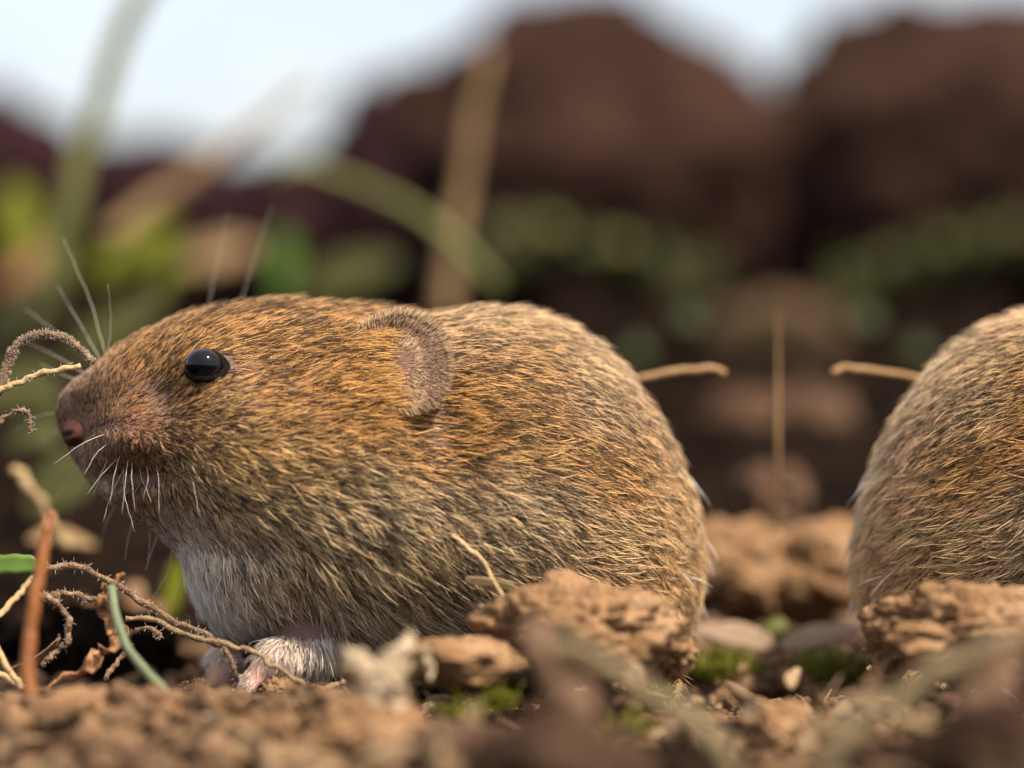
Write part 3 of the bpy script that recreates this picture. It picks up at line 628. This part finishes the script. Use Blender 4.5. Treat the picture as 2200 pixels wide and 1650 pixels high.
cr_o = mesh_obj('soil_crumbs', big, fac, M_CRUMB); tag(cr_o, 'loose dry soil crumbs strewn over the ground', 'soil crumbs', kind='stuff')

# ---------------------------------------------------------------- plants
M_GREEN = noise_mat('green_blade', [(0.07, 0.14, 0.02), (0.13, 0.22, 0.035)], 20, 0.5, spec=0.4, trans=0.35)
M_GGREY = noise_mat('grey_green_stem', [(0.10, 0.125, 0.07), (0.19, 0.215, 0.125)], 16, 0.6, trans=0.15)
M_YG = noise_mat('yellow_green_leaf', [(0.15, 0.17, 0.014), (0.28, 0.30, 0.03)], 14, 0.5, trans=0.4)
M_YGD = noise_mat('dull_yellow_green_leaf', [(0.085, 0.09, 0.02), (0.155, 0.15, 0.04)], 8, 0.6, trans=0.3)
M_OGREEN = noise_mat('olive_green_stem', [(0.12, 0.13, 0.035), (0.20, 0.20, 0.07)], 6, 0.6, trans=0.2)
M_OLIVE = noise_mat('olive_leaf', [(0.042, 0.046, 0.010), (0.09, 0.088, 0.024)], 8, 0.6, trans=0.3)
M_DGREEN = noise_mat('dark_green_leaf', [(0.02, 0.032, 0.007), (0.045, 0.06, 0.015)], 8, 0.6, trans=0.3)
M_STRAW = noise_mat('straw', [(0.36, 0.24, 0.11), (0.55, 0.40, 0.22)], 26, 0.7, 0.4, 90, trans=0.15)
M_CREAM = noise_mat('papery_leaf', [(0.42, 0.30, 0.18), (0.62, 0.49, 0.34)], 18, 0.75, 0.4, 70, trans=0.25)
M_WHITE = noise_mat('pale_husk', [(0.70, 0.64, 0.52), (0.85, 0.81, 0.72)], 18, 0.7, 0.3, 70, trans=0.25)
M_DEAD = noise_mat('dead_stem', [(0.09, 0.05, 0.03), (0.19, 0.115, 0.07), (0.32, 0.215, 0.135)], 40, 0.8, 0.6, 150)
M_RED = noise_mat('red_brown_stem', [(0.17, 0.055, 0.016), (0.34, 0.125, 0.033)], 18, 0.5, 0.3, 80, spec=0.4, trans=0.2)
M_TAN = noise_mat('tan_stem', [(0.20, 0.125, 0.06), (0.31, 0.20, 0.10)], 6, 0.8, trans=0.1)
M_TWIG = noise_mat('tan_twig', [(0.28, 0.155, 0.065), (0.42, 0.26, 0.13)], 20, 0.7, 0.3, 80, trans=0.15)
M_ROOT = noise_mat('root_bark', [(0.15, 0.09, 0.05), (0.30, 0.20, 0.115)], 40, 0.8, 0.5, 150)
M_PINK = noise_mat('pinkish_leaf', [(0.20, 0.13, 0.085), (0.36, 0.25, 0.17)], 9, 0.8, 0.6, 50, trans=0.15)
M_DSTALK = noise_mat('dark_stalk', [(0.10, 0.055, 0.032), (0.18, 0.105, 0.062)], 8, 0.85, 0.4, 60)
M_RUST = noise_mat('rusty_leaf', [(0.20, 0.085, 0.04), (0.42, 0.21, 0.10), (0.5, 0.3, 0.17)], 30, 0.8, 0.6, 120, trans=0.25)
M_FUZZ = noise_mat('stem_hairs', [(0.45, 0.38, 0.3), (0.6, 0.53, 0.45)], 20, 0.6, trans=0.3)
M_OSTALK = noise_mat('olive_stalk', [(0.14, 0.10, 0.052), (0.24, 0.18, 0.098)], 12, 0.7, trans=0.1)
M_MOSS = noise_mat('moss', [(0.12, 0.125, 0.012), (0.23, 0.23, 0.028), (0.36, 0.35, 0.06)], 30, 0.6, trans=0.4)

def path_of(pts, n=24, wig=0.0, seed=0):
    q = catmull([P(p[0], p[1], deep(p[2])) for p in pts], n)
    if wig: q = q + wig * np.stack([vnoise(np.stack([np.linspace(0, n * .45, n) + 11 * k + seed, 0 * np.arange(n), 0 * np.arange(n)], 1)) for k in range(3)], 1)
    return q
def stem(name, label, cat, pts, r0, r1, mat, group=None, n=28, wig=0.0, fuzz=0, flen=.012, parent=None, ridged=.0, flat=1.0):
    """r0, r1 in thousandths at the vole's distance"""
    q = path_of(pts, n, wig, len(pts) * 3.1 + pts[0][0] * .01)
    rad = np.linspace(r0, r1, n) / 1000 * grow(pts[0][2]) * (1 + ridged * vnoise(np.stack([np.linspace(0, n * .6, n), np.full(n, pts[0][1] * .1), np.zeros(n)], 1)))
    V, F = tube_geo(q, rad, 9, flat=flat)
    c = q[-1] if q[-1][2] < q[0][2] else q[0]
    if parent is None:
        root = thing(name, label, cat, tuple(c), group); o = mesh_obj('stem', V - c, F, mat, root)
    else:
        root = parent; c = np.array(parent.location); o = mesh_obj('stem', V - c, F, mat, parent)
    if fuzz:
        fv, ff = [], []; of = 0
        for i in range(fuzz):
            tt = rng.random() * (n - 1.01); k = int(tt); p = q[k] * (1 - tt + k) + q[k + 1] * (tt - k); tn = q[k + 1] - q[k]; tn /= np.linalg.norm(tn)
            d = rng.normal(0, 1, 3); d -= tn * (d @ tn); d /= np.linalg.norm(d); r = rad[k]
            l = flen * (.5 + rng.random()); a = p + d * r * .8; b = p + d * (r + l) + tn * l * rng.normal(0, .35)
            Vt, Ft = tube_geo(np.array([a, (a + b) / 2 + rng.normal(0, l * .06, 3), b]), np.array([.0008, .0006, .0003]), 3, of); fv.append(Vt - c); ff += Ft; of += len(Vt)
        mesh_obj('stem_hairs', np.concatenate(fv), ff, M_FUZZ, o)['kind'] = 'stuff'
    return root
def blade_geo(q, wid, side, fold=.25, thick=.0025):
    """a ribbon with a keel and real thickness"""
    n = len(q); tn = np.gradient(q, axis=0); tn /= np.linalg.norm(tn, axis=1)[:, None]
    s = np.asarray(side, float); s = np.broadcast_to(s, (n, 3)); s = s - tn * (s * tn).sum(1)[:, None]; s /= np.linalg.norm(s, axis=1)[:, None] + 1e-9
    nn = np.cross(tn, s); w = np.asarray(wid)[:, None]
    ks = np.array([-1, -.5, 0, .5, 1])
    T = [q + s * w * k + nn * w * fold * abs(k) for k in ks]; Bm = [t_ - nn * thick for t_ in T]
    V = np.stack(T + Bm, 1).reshape(-1, 3); F = []
    m = 10
    for i in range(n - 1):
        for j in range(4):
            F.append((i * m + j, i * m + j + 1, (i + 1) * m + j + 1, (i + 1) * m + j)); F.append((i * m + 5 + j, (i + 1) * m + 5 + j, (i + 1) * m + 6 + j, i * m + 6 + j))
        F.append((i * m, (i + 1) * m, (i + 1) * m + 5, i * m + 5)); F.append((i * m + 4, i * m + 9, (i + 1) * m + 9, (i + 1) * m + 4))
    return V, F
def blade(name, label, cat, pts, w, mat, group=None, side=(1, 0, 0), n=20, shape='blade', fold=.25, parent=None, part='blade', wig=0.0):
    q = path_of(pts, n, wig, pts[0][0] * .02); t = np.linspace(0, 1, n)
    sh = {'blade': np.clip(1.06 - t ** 2.2, .03, 1) * np.clip(.45 + t * 2, 0, 1), 'oval': np.sin(np.pi * np.clip(t * .96 + .03, 0, 1)) ** .6, 'strip': np.clip(1 - (2 * t - 1) ** 8 * .6, .05, 1)}[shape]
    V, F = blade_geo(q, w * grow(pts[0][2]) / 1000 * sh * (1 + .06 * np.sin(t * 17 + pts[0][0])), side, fold)
    if parent is None:
        c = q[0]; o = mesh_obj(name, V - c, F, mat); o.location = c; tag(o, label, cat, group); return o
    c = np.array(parent.location); return mesh_obj(part, V - c, F, mat, parent)

# --- plants around the head
stem('arched_tendril', 'dry fuzzy tendril arched over, touching the fur above the vole nose', 'tendril', [(-25,880,-.28),(5,820,-.28),(30,752,-.28),(85,716,-.28),(145,730,-.28),(200,778,-.29)], 10, 6, M_DEAD, n=40, wig=.002, fuzz=800, flen=.004, ridged=.15)
stem('dry_tendril', 'thin straight dry tendril under the arched one, pointing at the vole nose', 'tendril', [(-20,850,-.30),(40,822,-.29),(100,800,-.29),(172,788,-.29)], 7, 6, M_STRAW, wig=.003, fuzz=60, flen=.006, ridged=.2)
stem('hooked_tendril', 'small hooked dry tendril tip hanging at the picture edge before the nose', 'tendril', [(-20,918,-.27),(15,895,-.27),(42,880,-.28),(62,895,-.28),(72,932,-.28)], 6, 3, M_DEAD, wig=.004, fuzz=70, flen=.007, ridged=.4)
blade('grass_blade', 'short yellow-green blade under the foot of the arched tendril', 'grass blade', [(-30,860,-.29),(-8,842,-.29),(10,815,-.28)], 8, M_YG, side=(.5, .3, .8))
# --- lower left corner
stem('red_stalk', 'upright red-brown stem standing at the bottom by the picture edge', 'stem', [(66,1510,-.78),(60,1400,-.76),(75,1280,-.74),(95,1180,-.72),(112,1095,-.70)], 15, 11, M_RED, n=30, wig=.003, ridged=.08)
blade('grass_blade', 'flat green grass blade lying sideways behind the red stem', 'grass blade', [(-40,1215,-.36),(20,1212,-.36),(78,1212,-.36)], 20, M_GREEN, side=(0, .2, 1), shape='strip', fold=.1)
stem('hairy_tendril', 'thick hairy brown tendril crossing down from the green blade towards the front paw', 'tendril', [(90,1216,-.34),(150,1218,-.33),(215,1238,-.33),(300,1288,-.33),(380,1338,-.34),(455,1375,-.36),(492,1412,-.38),(510,1446,-.38),(500,1478,-.38)], 8, 4.5, M_DEAD, n=60, wig=.005, fuzz=170, flen=.007, ridged=.35, flat=.7)
stem('long_tendril', 'long thin straw-coloured tendril running across the front paw', 'tendril', [(268,1326,-.34),(340,1338,-.34),(410,1368,-.36),(480,1382,-.40),(545,1405,-.42),(600,1440,-.43),(660,1470,-.43),(715,1474,-.42),(742,1462,-.42)], 6, 5, M_ROOT, n=60, wig=.005, fuzz=60, flen=.006, ridged=.3)
stem('curled_tendril', 'small dry tendril with a curled snail-like tip in the dark hollow', 'tendril', [(270,1368,-.30),(295,1355,-.30),(322,1350,-.30),(342,1362,-.30),(340,1374,-.30),(330,1366,-.30)], 6, 4, M_DEAD, n=34, wig=.002, fuzz=30, flen=.005, ridged=.3)
stem('looped_tendril', 'dry tendril looping down beside the red stem', 'tendril', [(75,1280,-.38),(105,1285,-.37),(135,1305,-.36),(148,1340,-.36),(140,1380,-.36),(115,1405,-.36),(85,1425,-.36)], 6, 6, M_DEAD, n=44, wig=.005, fuzz=60, flen=.006, ridged=.4)
stem('dry_tendril', 'dry brown tendril stretched level behind the crumpled rusty leaf', 'tendril', [(95,1290,-.32),(130,1275,-.32),(190,1285,-.32),(225,1292,-.32)], 7, 5, M_DEAD, wig=.004, fuzz=90, flen=.007, ridged=.3)
stem('bent_grass_stalk', 'curved grey-green stalk bending down in front of the dark hollow', 'stem', [(238,1262,-.48),(250,1320,-.52),(272,1385,-.56),(310,1440,-.60),(360,1490,-.64),(410,1530,-.68),(440,1560,-.70)], 9, 10, M_GGREY, n=36, wig=.002, ridged=.1)
# crumpled rusty leaf: a twisted strip
rl = thing('rusty_leaf', 'crumpled rusty dead leaf twisted round the green stem', 'leaf', tuple(P(120, 1480, -.44)))
for k, (pts, w) in enumerate([([(232,1242,-.40),(228,1290,-.40),(236,1340,-.40),(250,1385,-.41)], 15), ([(262,1330,-.43),(262,1375,-.43),(225,1410,-.43),(190,1440,-.43),(150,1462,-.44),(108,1486,-.46)], 22), ([(246,1248,-.43),(258,1240,-.43),(268,1232,-.44)], 7)]):
    blade('', '', '', pts, w, M_RUST, side=(.9, -.4, .5) if k < 2 else (.6, 0, .8), shape='oval', fold=.55, parent=rl, part='leaf_fold', wig=.010 if k < 2 else 0)
blade('dry_leaf', 'grey-brown dry leaf scrap lying by the foot of the red stem', 'leaf', [(20,1440,-.40),(70,1420,-.38),(118,1380,-.36),(128,1362,-.36)], 16, M_DEAD, side=(.4, -.5, .8), shape='oval', fold=.4)
for k, (pts, lb) in enumerate([([(-20,1370,-.42),(15,1430,-.44),(45,1478,-.46)], 'thin pale straw leaning down into the bottom corner'), ([(-20,1440,-.40),(25,1462,-.42),(60,1485,-.44)], 'short pale straw lying low in the bottom corner'), ([(-10,1330,-.2),(40,1280,-.15),(70,1240,-.1)], 'short pinkish dry stalk behind the red stem')]):
    stem('straw', lb, 'straw', pts, 7, 6, M_STRAW, wig=.003)
stem('dry_twig', 'dark dry twig lying slanted in the hollow under the chin', 'twig', [(225,1462,-.25),(255,1420,-.22),(285,1385,-.20)], 6, 5, M_DEAD, wig=.003, ridged=.3)
stem('dry_stalk', 'blurred dry brown stem stub behind the top of the red stem', 'stem', [(150,1180,.7),(100,1110,.65),(60,1050,.6),(35,1010,.6)], 15, 11, M_STRAW, wig=.01)
blade('dry_leaf', 'blurred pale brown leaf behind the red stem', 'leaf', [(60,1160,.9),(120,1150,.9),(205,1172,.9)], 22, M_TAN, side=(0, .5, .8), shape='oval')
# --- litter in front
def husk(label, spec, mat, cat='leaf', name='papery_leaf', group=None):
    r = thing(name, label, cat, tuple(P(*spec[0][0][0])), group)
    for pts, w, side, fold in spec: blade('', '', '', pts, w, mat, side=side, shape='oval', fold=fold, parent=r, part='leaf_lobe', wig=.006)
    return r
husk('curled pale papery leaf standing in front of the belly fur', [([(785,1545,-1.0),(800,1470,-1.0),(832,1420,-1.0),(880,1362,-.98)], 40, (1, -.3, .4), .5), ([(800,1480,-1.0),(765,1440,-1.0),(735,1400,-1.0)], 32, (.6, -.3, .9), .5),
      ([(850,1540,-1.0),(845,1495,-1.0),(850,1455,-1.0)], 24, (1, 0, 0), .4), ([(925,1462,-.8),(918,1420,-.8),(912,1385,-.8)], 9, (1, 0, 0), .4)], M_CREAM)
husk('cream-white husk lying at the end of the green stem', [([(392,1592,-.9),(430,1572,-.9),(482,1556,-.88)], 36, (.1, -.5, 1), .35), ([(470,1550,-.85),(458,1530,-.82),(448,1512,-.8)], 9, (1, 0, 0), .3)], M_WHITE, 'husk', 'pale_husk')
husk('tiny pale husk fragment below the white one', [([(535,1615,-.62),(540,1595,-.62),(546,1572,-.62)], 8, (1, 0, 0), .3)], M_WHITE, 'husk', 'pale_husk')
husk('folded tan leaf blurred in front of the paw', [([(500,1560,-.72),(530,1520,-.72),(580,1500,-.72)], 26, (.3, -.5, 1), .6), ([(545,1560,-.70),(575,1540,-.70),(640,1530,-.70)], 20, (.2, -.6, 1), .5)], M_STRAW)
husk('broad tan leaf blurred below the long tendril', [([(620,1590,-.9),(680,1545,-.9),(760,1530,-.9)], 42, (.2, -.6, .9), .4), ([(660,1505,-.8),(720,1490,-.8),(770,1500,-.8)], 18, (.1, -.6, .9), .5)], M_STRAW)
husk('small orange-brown scrap of leaf in the bottom corner heap', [([(190,1560,-.75),(215,1520,-.75),(225,1480,-.74)], 22, (1, -.3, .3), .5)], M_RUST)
husk('small brown scrap of leaf standing in the blurred heap below the green stem', [([(330,1600,-.85),(345,1545,-.85),(350,1490,-.84)], 24, (1, -.3, .2), .5)], M_RUST)
stem('dry_stalk', 'thin dry stalk with a knotted top leaning on the flank fur', 'stalk', [(1088,1292,-.50),(1062,1245,-.47),(1030,1200,-.45),(1005,1178,-.44),(975,1150,-.44)], 4, 5, M_STRAW, wig=.004, ridged=.4, fuzz=30, flen=.006)
blade('straw_fragment', 'flat straw fragment lying on the fur above the pitted clod', 'straw', [(1000,1245,-.46),(1060,1252,-.47),(1112,1266,-.48)], 8, M_STRAW, side=(0, -.3, 1), shape='strip', fold=.3)
def moss(label, px, py, y, w, h, n, mat=None, group='moss tufts'):
    y = deep(y); k = (CAM_D + y) / CAM_D / 1000; c = P(px, py + h, y); r = thing('moss_tuft', label, 'moss', tuple(c), group)
    fv, ff = [], []; of = 0
    for i in range(n):
        a = rng.random() * 6.28; rr = math.sqrt(rng.random()); x, yy = w * k * rr * math.cos(a), w * k * .8 * rr * math.sin(a)
        hh = h * k * (1.1 + .9 * rng.random()) * (1.15 - .5 * rr); b = np.array([x, yy, 0]); tip = b + np.array([x * .35, yy * .35, hh]) + rng.normal(0, .012, 3)
        V, F = tube_geo(np.array([b, (b + tip) / 2 + rng.normal(0, .002, 3), tip]), np.array([.0016, .0014, .0010]), 4, of); fv.append(V); ff += F; of += len(V)
        for j in range(9):
            f = .25 + .75 * j / 8; p = b + (tip - b) * f; d = rng.normal(0, 1, 3); d[2] = abs(d[2]) * .7 + .3; d /= np.linalg.norm(d); l = .011 * (.7 + .6 * rng.random())
            s = np.cross(d, [0.3, .1, 1]); s /= np.linalg.norm(s); m_ = p + d * l * .5
            V = np.array([p, m_ + s * l * .2, p + d * l, m_ - s * l * .2, m_ + np.cross(d, s) * .0015]); fv.append(V); ff += [(of, of + 1, of + 4), (of + 1, of + 2, of + 4), (of + 2, of + 3, of + 4), (of + 3, of, of + 4), (of, of + 3, of + 2, of + 1)]; of += 5
    mesh_obj('leaflets', np.concatenate(fv), ff, mat or M_MOSS, r, smooth=False)['kind'] = 'stuff'
    return r
moss('bright yellow-green moss patch under the overhanging clod', 1070, 1500, -.75, 34, 26, 60)
moss('faint yellow-green moss left low beside the overhanging clod', 985, 1530, -.82, 40, 12, 50)
for m in (0, 1):
    q = mir if m else (lambda v: v); w = 'the cut-off rump' if m else 'the whole vole'
    moss(f'small sharp yellow-green moss sprig under the straw fragment beside {w}', q(1420), 1478, -.34, 16, 28, 26)
    moss(f'soft bright green moss cushion in the gap beside {w}', q(1545), 1428, .24, 72, 32, 240)
    moss(f'yellowish moss below the slanting stalk in front of {w}', q(1350), 1560, -.85, 44, 22, 60)
    blade('straw_fragment', f'short pale straw fragment in the gap beside the pitted clod of {w}', 'straw', [(q(1390), 1434, -.33), (q(1440), 1434, -.33), (q(1482), 1438, -.33)], 9, M_STRAW, 'straw fragments in the gap', side=(0, -.4, 1), shape='strip', fold=.3)
    stem('slanting_stalk', f'blurred olive stalk slanting across the clods in front of {w}', 'stalk', [(q(1185), 1368, -1.6), (q(1300), 1432, -1.6), (q(1400), 1496, -1.6), (q(1490), 1548, -1.6), (q(1550), 1620, -1.6), (q(1570), 1690, -1.6)], 17, 21, M_OSTALK, 'slanting stalks', wig=.006, ridged=.15)
    stem('blurred_stalk', f'thick blurred brown stalk at the bottom in front of {w}', 'stalk', [(q(1140), 1345, -1.55), (q(1180), 1410, -1.6), (q(1230), 1520, -1.65), (q(1310), 1680, -1.7)], 16, 30, M_DSTALK, 'blurred brown stalks', wig=.02, ridged=.3)
    blade('pale_leaf', f'blurred pale brown leaf lying between the voles, towards {w}', 'leaf', [(q(1490), 1350, .46), (q(1590), 1366, .42), (q(1668), 1392, .36)], 36, M_PINK, 'pale leaves between the voles', side=(0, .75, .65), shape='oval', fold=.12)
    stem('dry_twig', f'short tan twig sticking out behind the back of {w}', 'twig', [(q(1370), 812, .30), (q(1430), 802, .30), (q(1500), 793, .30), (q(1535), 792, .30), (q(1556), 802, .30)], 8, 8, M_TWIG, 'twigs behind the backs', wig=.002)
    # low leaves on the ledge, a blurred mass
    fv, ff = [], []; of = 0; yd = deep(3.1); kk = (CAM_D + yd) / CAM_D / 1000
    for i in range(130):
        lx = 1030 + 540 * rng.random(); ly = np.interp(lx, [1030, 1180, 1340, 1520, 1580], [540, 505, 540, 600, 640]) + rng.normal(0, 26); c = P(q(lx), ly, yd + rng.normal(0, .25)); r_ = (14 + 22 * rng.random()) * kk
        d = rng.normal(0, 1, 3); d[2] = abs(d[2]) + .4; d /= np.linalg.norm(d)
        V, F = blade_geo(catmull([c - d * r_, c + rng.normal(0, r_ * .15, 3), c + d * r_], 6), r_ * .7 * np.sin(np.linspace(.2, 2.95, 6)), rng.normal(0, 1, 3), .2, .004); fv.append(V); ff += [tuple(a + of for a in f) for f in F]; of += len(V)
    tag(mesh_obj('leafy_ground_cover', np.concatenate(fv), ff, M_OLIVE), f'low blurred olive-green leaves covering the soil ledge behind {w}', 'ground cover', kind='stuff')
    for lx, ly, r_, nm in [(1185, 495, 40, 'paler'), (1335, 530, 38, 'yellower')]:
        blade('ledge_leaf', f'{nm} blurred leaf standing out of the ground cover behind {w}', 'leaf', [(q(lx), ly + r_ * .9, 3.0), (q(lx) + 6, ly, 2.95), (q(lx) - 4, ly - r_ * .8, 3.0)], r_ * 1.0, M_YGD, 'leaves on the soil ledges', side=(1, .1, 0), shape='oval', fold=.15)
    for i, (lx, ly, r_, nm) in enumerate([(1480, 700, 45, 'upper'), (1370, 765, 40, 'lower')]):
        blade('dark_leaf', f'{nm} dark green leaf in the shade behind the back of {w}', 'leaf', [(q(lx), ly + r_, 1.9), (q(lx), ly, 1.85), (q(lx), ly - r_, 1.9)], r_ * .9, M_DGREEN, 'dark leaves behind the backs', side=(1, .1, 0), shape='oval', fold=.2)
blade('green_leaf', 'small round green leaf between the two pale brown leaves', 'leaf', [(1672,1405,.42),(1668,1362,.40),(1676,1325,.42)], 34, M_YGD, side=(1, 0, 0), shape='oval', fold=.1)
blade('upright_straw', 'thin upright pale straw standing in the gap between the two voles', 'straw', [(1672,1120,.55),(1672,950,.50),(1672,800,.50),(1672,655,.50)], 5, M_TWIG, side=(1, 0, 0), fold=.5, n=24)
moss('olive moss cap on the mound behind the upright straw', 1672, 690, 2.7, 100, 40, 220, M_OLIVE)
# --- blurred plants behind the head
stem('tall_green_stalk', 'tall blurred pale green stem leaning across the white sky', 'stem', [(100,640,1.9),(140,470,1.9),(190,290,1.9),(240,140,1.9),(300,0,1.9),(345,-90,1.9)], 34, 27, M_OGREEN, n=24, wig=.01)
stem('leaning_dry_stalk', 'blurred dry brown stem leaning up into the sky above the vole head', 'stem', [(240,520,2.1),(330,440,2.1),(450,350,2.1),(560,270,2.1),(680,175,2.1)], 40, 12, M_TAN, n=24, wig=.01)
stem('dry_upright_stalk', 'blurred tan upright stem behind the nape of the whole vole', 'stem', [(955,690,2.0),(970,560,2.0),(985,440,2.0),(1015,280,2.0),(1045,110,2.0)], 34, 15, M_TAN, n=24, wig=.008)
stem('drooping_green_stalk', 'blurred olive stem arching down to meet the tan upright stem', 'stem', [(580,390,1.9),(640,360,1.9),(740,380,1.9),(860,440,1.85),(960,510,1.8),(1070,620,1.8)], 15, 19, M_OGREEN, n=28, wig=.008)
LG = 'blurred leaves behind the head'
for nm, lb, pts, w, mt in [
 ('bright_leaf', 'bright yellow-green blurred leaf at the picture edge above the whiskers', [(40,560,2.4),(38,470,2.4),(30,390,2.4)], 62, M_YG),
 ('bright_leaf', 'yellow-green blurred leaf slanting beside the leaning dry stem', [(190,590,2.6),(290,530,2.6),(380,490,2.6)], 52, M_YG),
 ('bright_leaf', 'yellow-green blurred leaf just above the vole forehead', [(330,640,2.2),(365,590,2.2),(400,545,2.2)], 46, M_YG),
 ('pinkish_leaf', 'pinkish-brown blurred dead leaf above the vole forehead', [(380,570,2.6),(470,545,2.6),(550,530,2.6)], 46, M_TAN),
 ('green_leaf', 'upright mid-green blurred leaf above the vole eye', [(605,640,2.4),(608,560,2.4),(612,490,2.4)], 44, M_GREEN),
 ('olive_leaf', 'broad olive blurred leaf behind the nose', [(-30,720,2.0),(60,660,2.0),(150,610,2.0)], 75, M_OLIVE),
 ('olive_leaf', 'olive blurred leaf behind the muzzle whiskers', [(150,760,1.8),(260,700,1.8),(350,630,1.8)], 70, M_OLIVE),
 ('olive_leaf', 'olive blurred leaf behind the crown of the head', [(640,640,2.3),(740,590,2.3),(860,560,2.3)], 62, M_OLIVE),
 ('olive_leaf', 'dark olive blurred leaf low behind the chin', [(20,960,1.3),(110,900,1.3),(200,860,1.4)], 75, M_OLIVE),
 ('olive_leaf', 'dark olive blurred leaf at the picture edge behind the hooked tendril', [(-40,860,1.5),(40,830,1.5),(120,790,1.5)], 70, M_OLIVE),
 ('olive_leaf', 'grey-green blurred leaf behind the chin bristles', [(170,1180,1.5),(230,1130,1.5),(330,1090,1.5)], 62, M_OGREEN),
 ('olive_leaf', 'olive blurred leaf below the nose beyond the chin', [(60,1100,1.2),(130,1040,1.2),(220,1000,1.2)], 75, M_OLIVE),
 ('bright_leaf', 'small yellow-green blurred leaf tucked behind the chest fur', [(355,1330,.9),(372,1270,.9),(380,1200,.9)], 26, M_YG),
 ('reddish_leaf', 'brownish-red blurred dead leaf at the picture edge below the bright leaf', [(0,620,2.5),(60,570,2.5),(110,520,2.5)], 48, M_RUST)]:
    blade(nm, lb, 'leaf', pts, w, mt, LG, side=(.3, .35, 1) if abs(pts[0][0] - pts[-1][0]) > 60 else (1, .2, .1), shape='oval', fold=.15)

# --- scraps of dead leaf and stalk nobody could count
fv, ff = [], []; of = 0
for i in range(230):
    y = -1.5 + 1.15 * rng.random(); x = (rng.random() * 2.5 - 1.25) * (CAM_D + y) / CAM_D; z = gz_at(x, y) + .02 + .10 * rng.random() ** 2 * (y < -.6)
    d = rng.normal(0, 1, 3); d[2] *= .45; d /= np.linalg.norm(d); l = .03 + .09 * rng.random(); b = np.array([x, y, z])
    q = catmull([b - d * l / 2, b + rng.normal(0, .012, 3), b + d * l / 2], 7); wd = (.004 if rng.random() < .4 else .012 + .012 * rng.random()) * np.sin(np.linspace(.25, 2.9, 7))
    V, F = blade_geo(q, wd, rng.normal(0, 1, 3), .5, .002); fv.append(V); ff += [tuple(k + of for k in f) for f in F]; of += len(V)
M_LITTER = noise_mat('dead_litter', [(0.14, 0.085, 0.045), (0.26, 0.17, 0.095), (0.42, 0.30, 0.18)], 10, 0.85, 0.5, 90, trans=0.15)
lt = mesh_obj('leaf_litter', np.concatenate(fv), ff, M_LITTER); tag(lt, 'small dry scraps of leaf and straw scattered over the soil', 'leaf litter', kind='stuff')
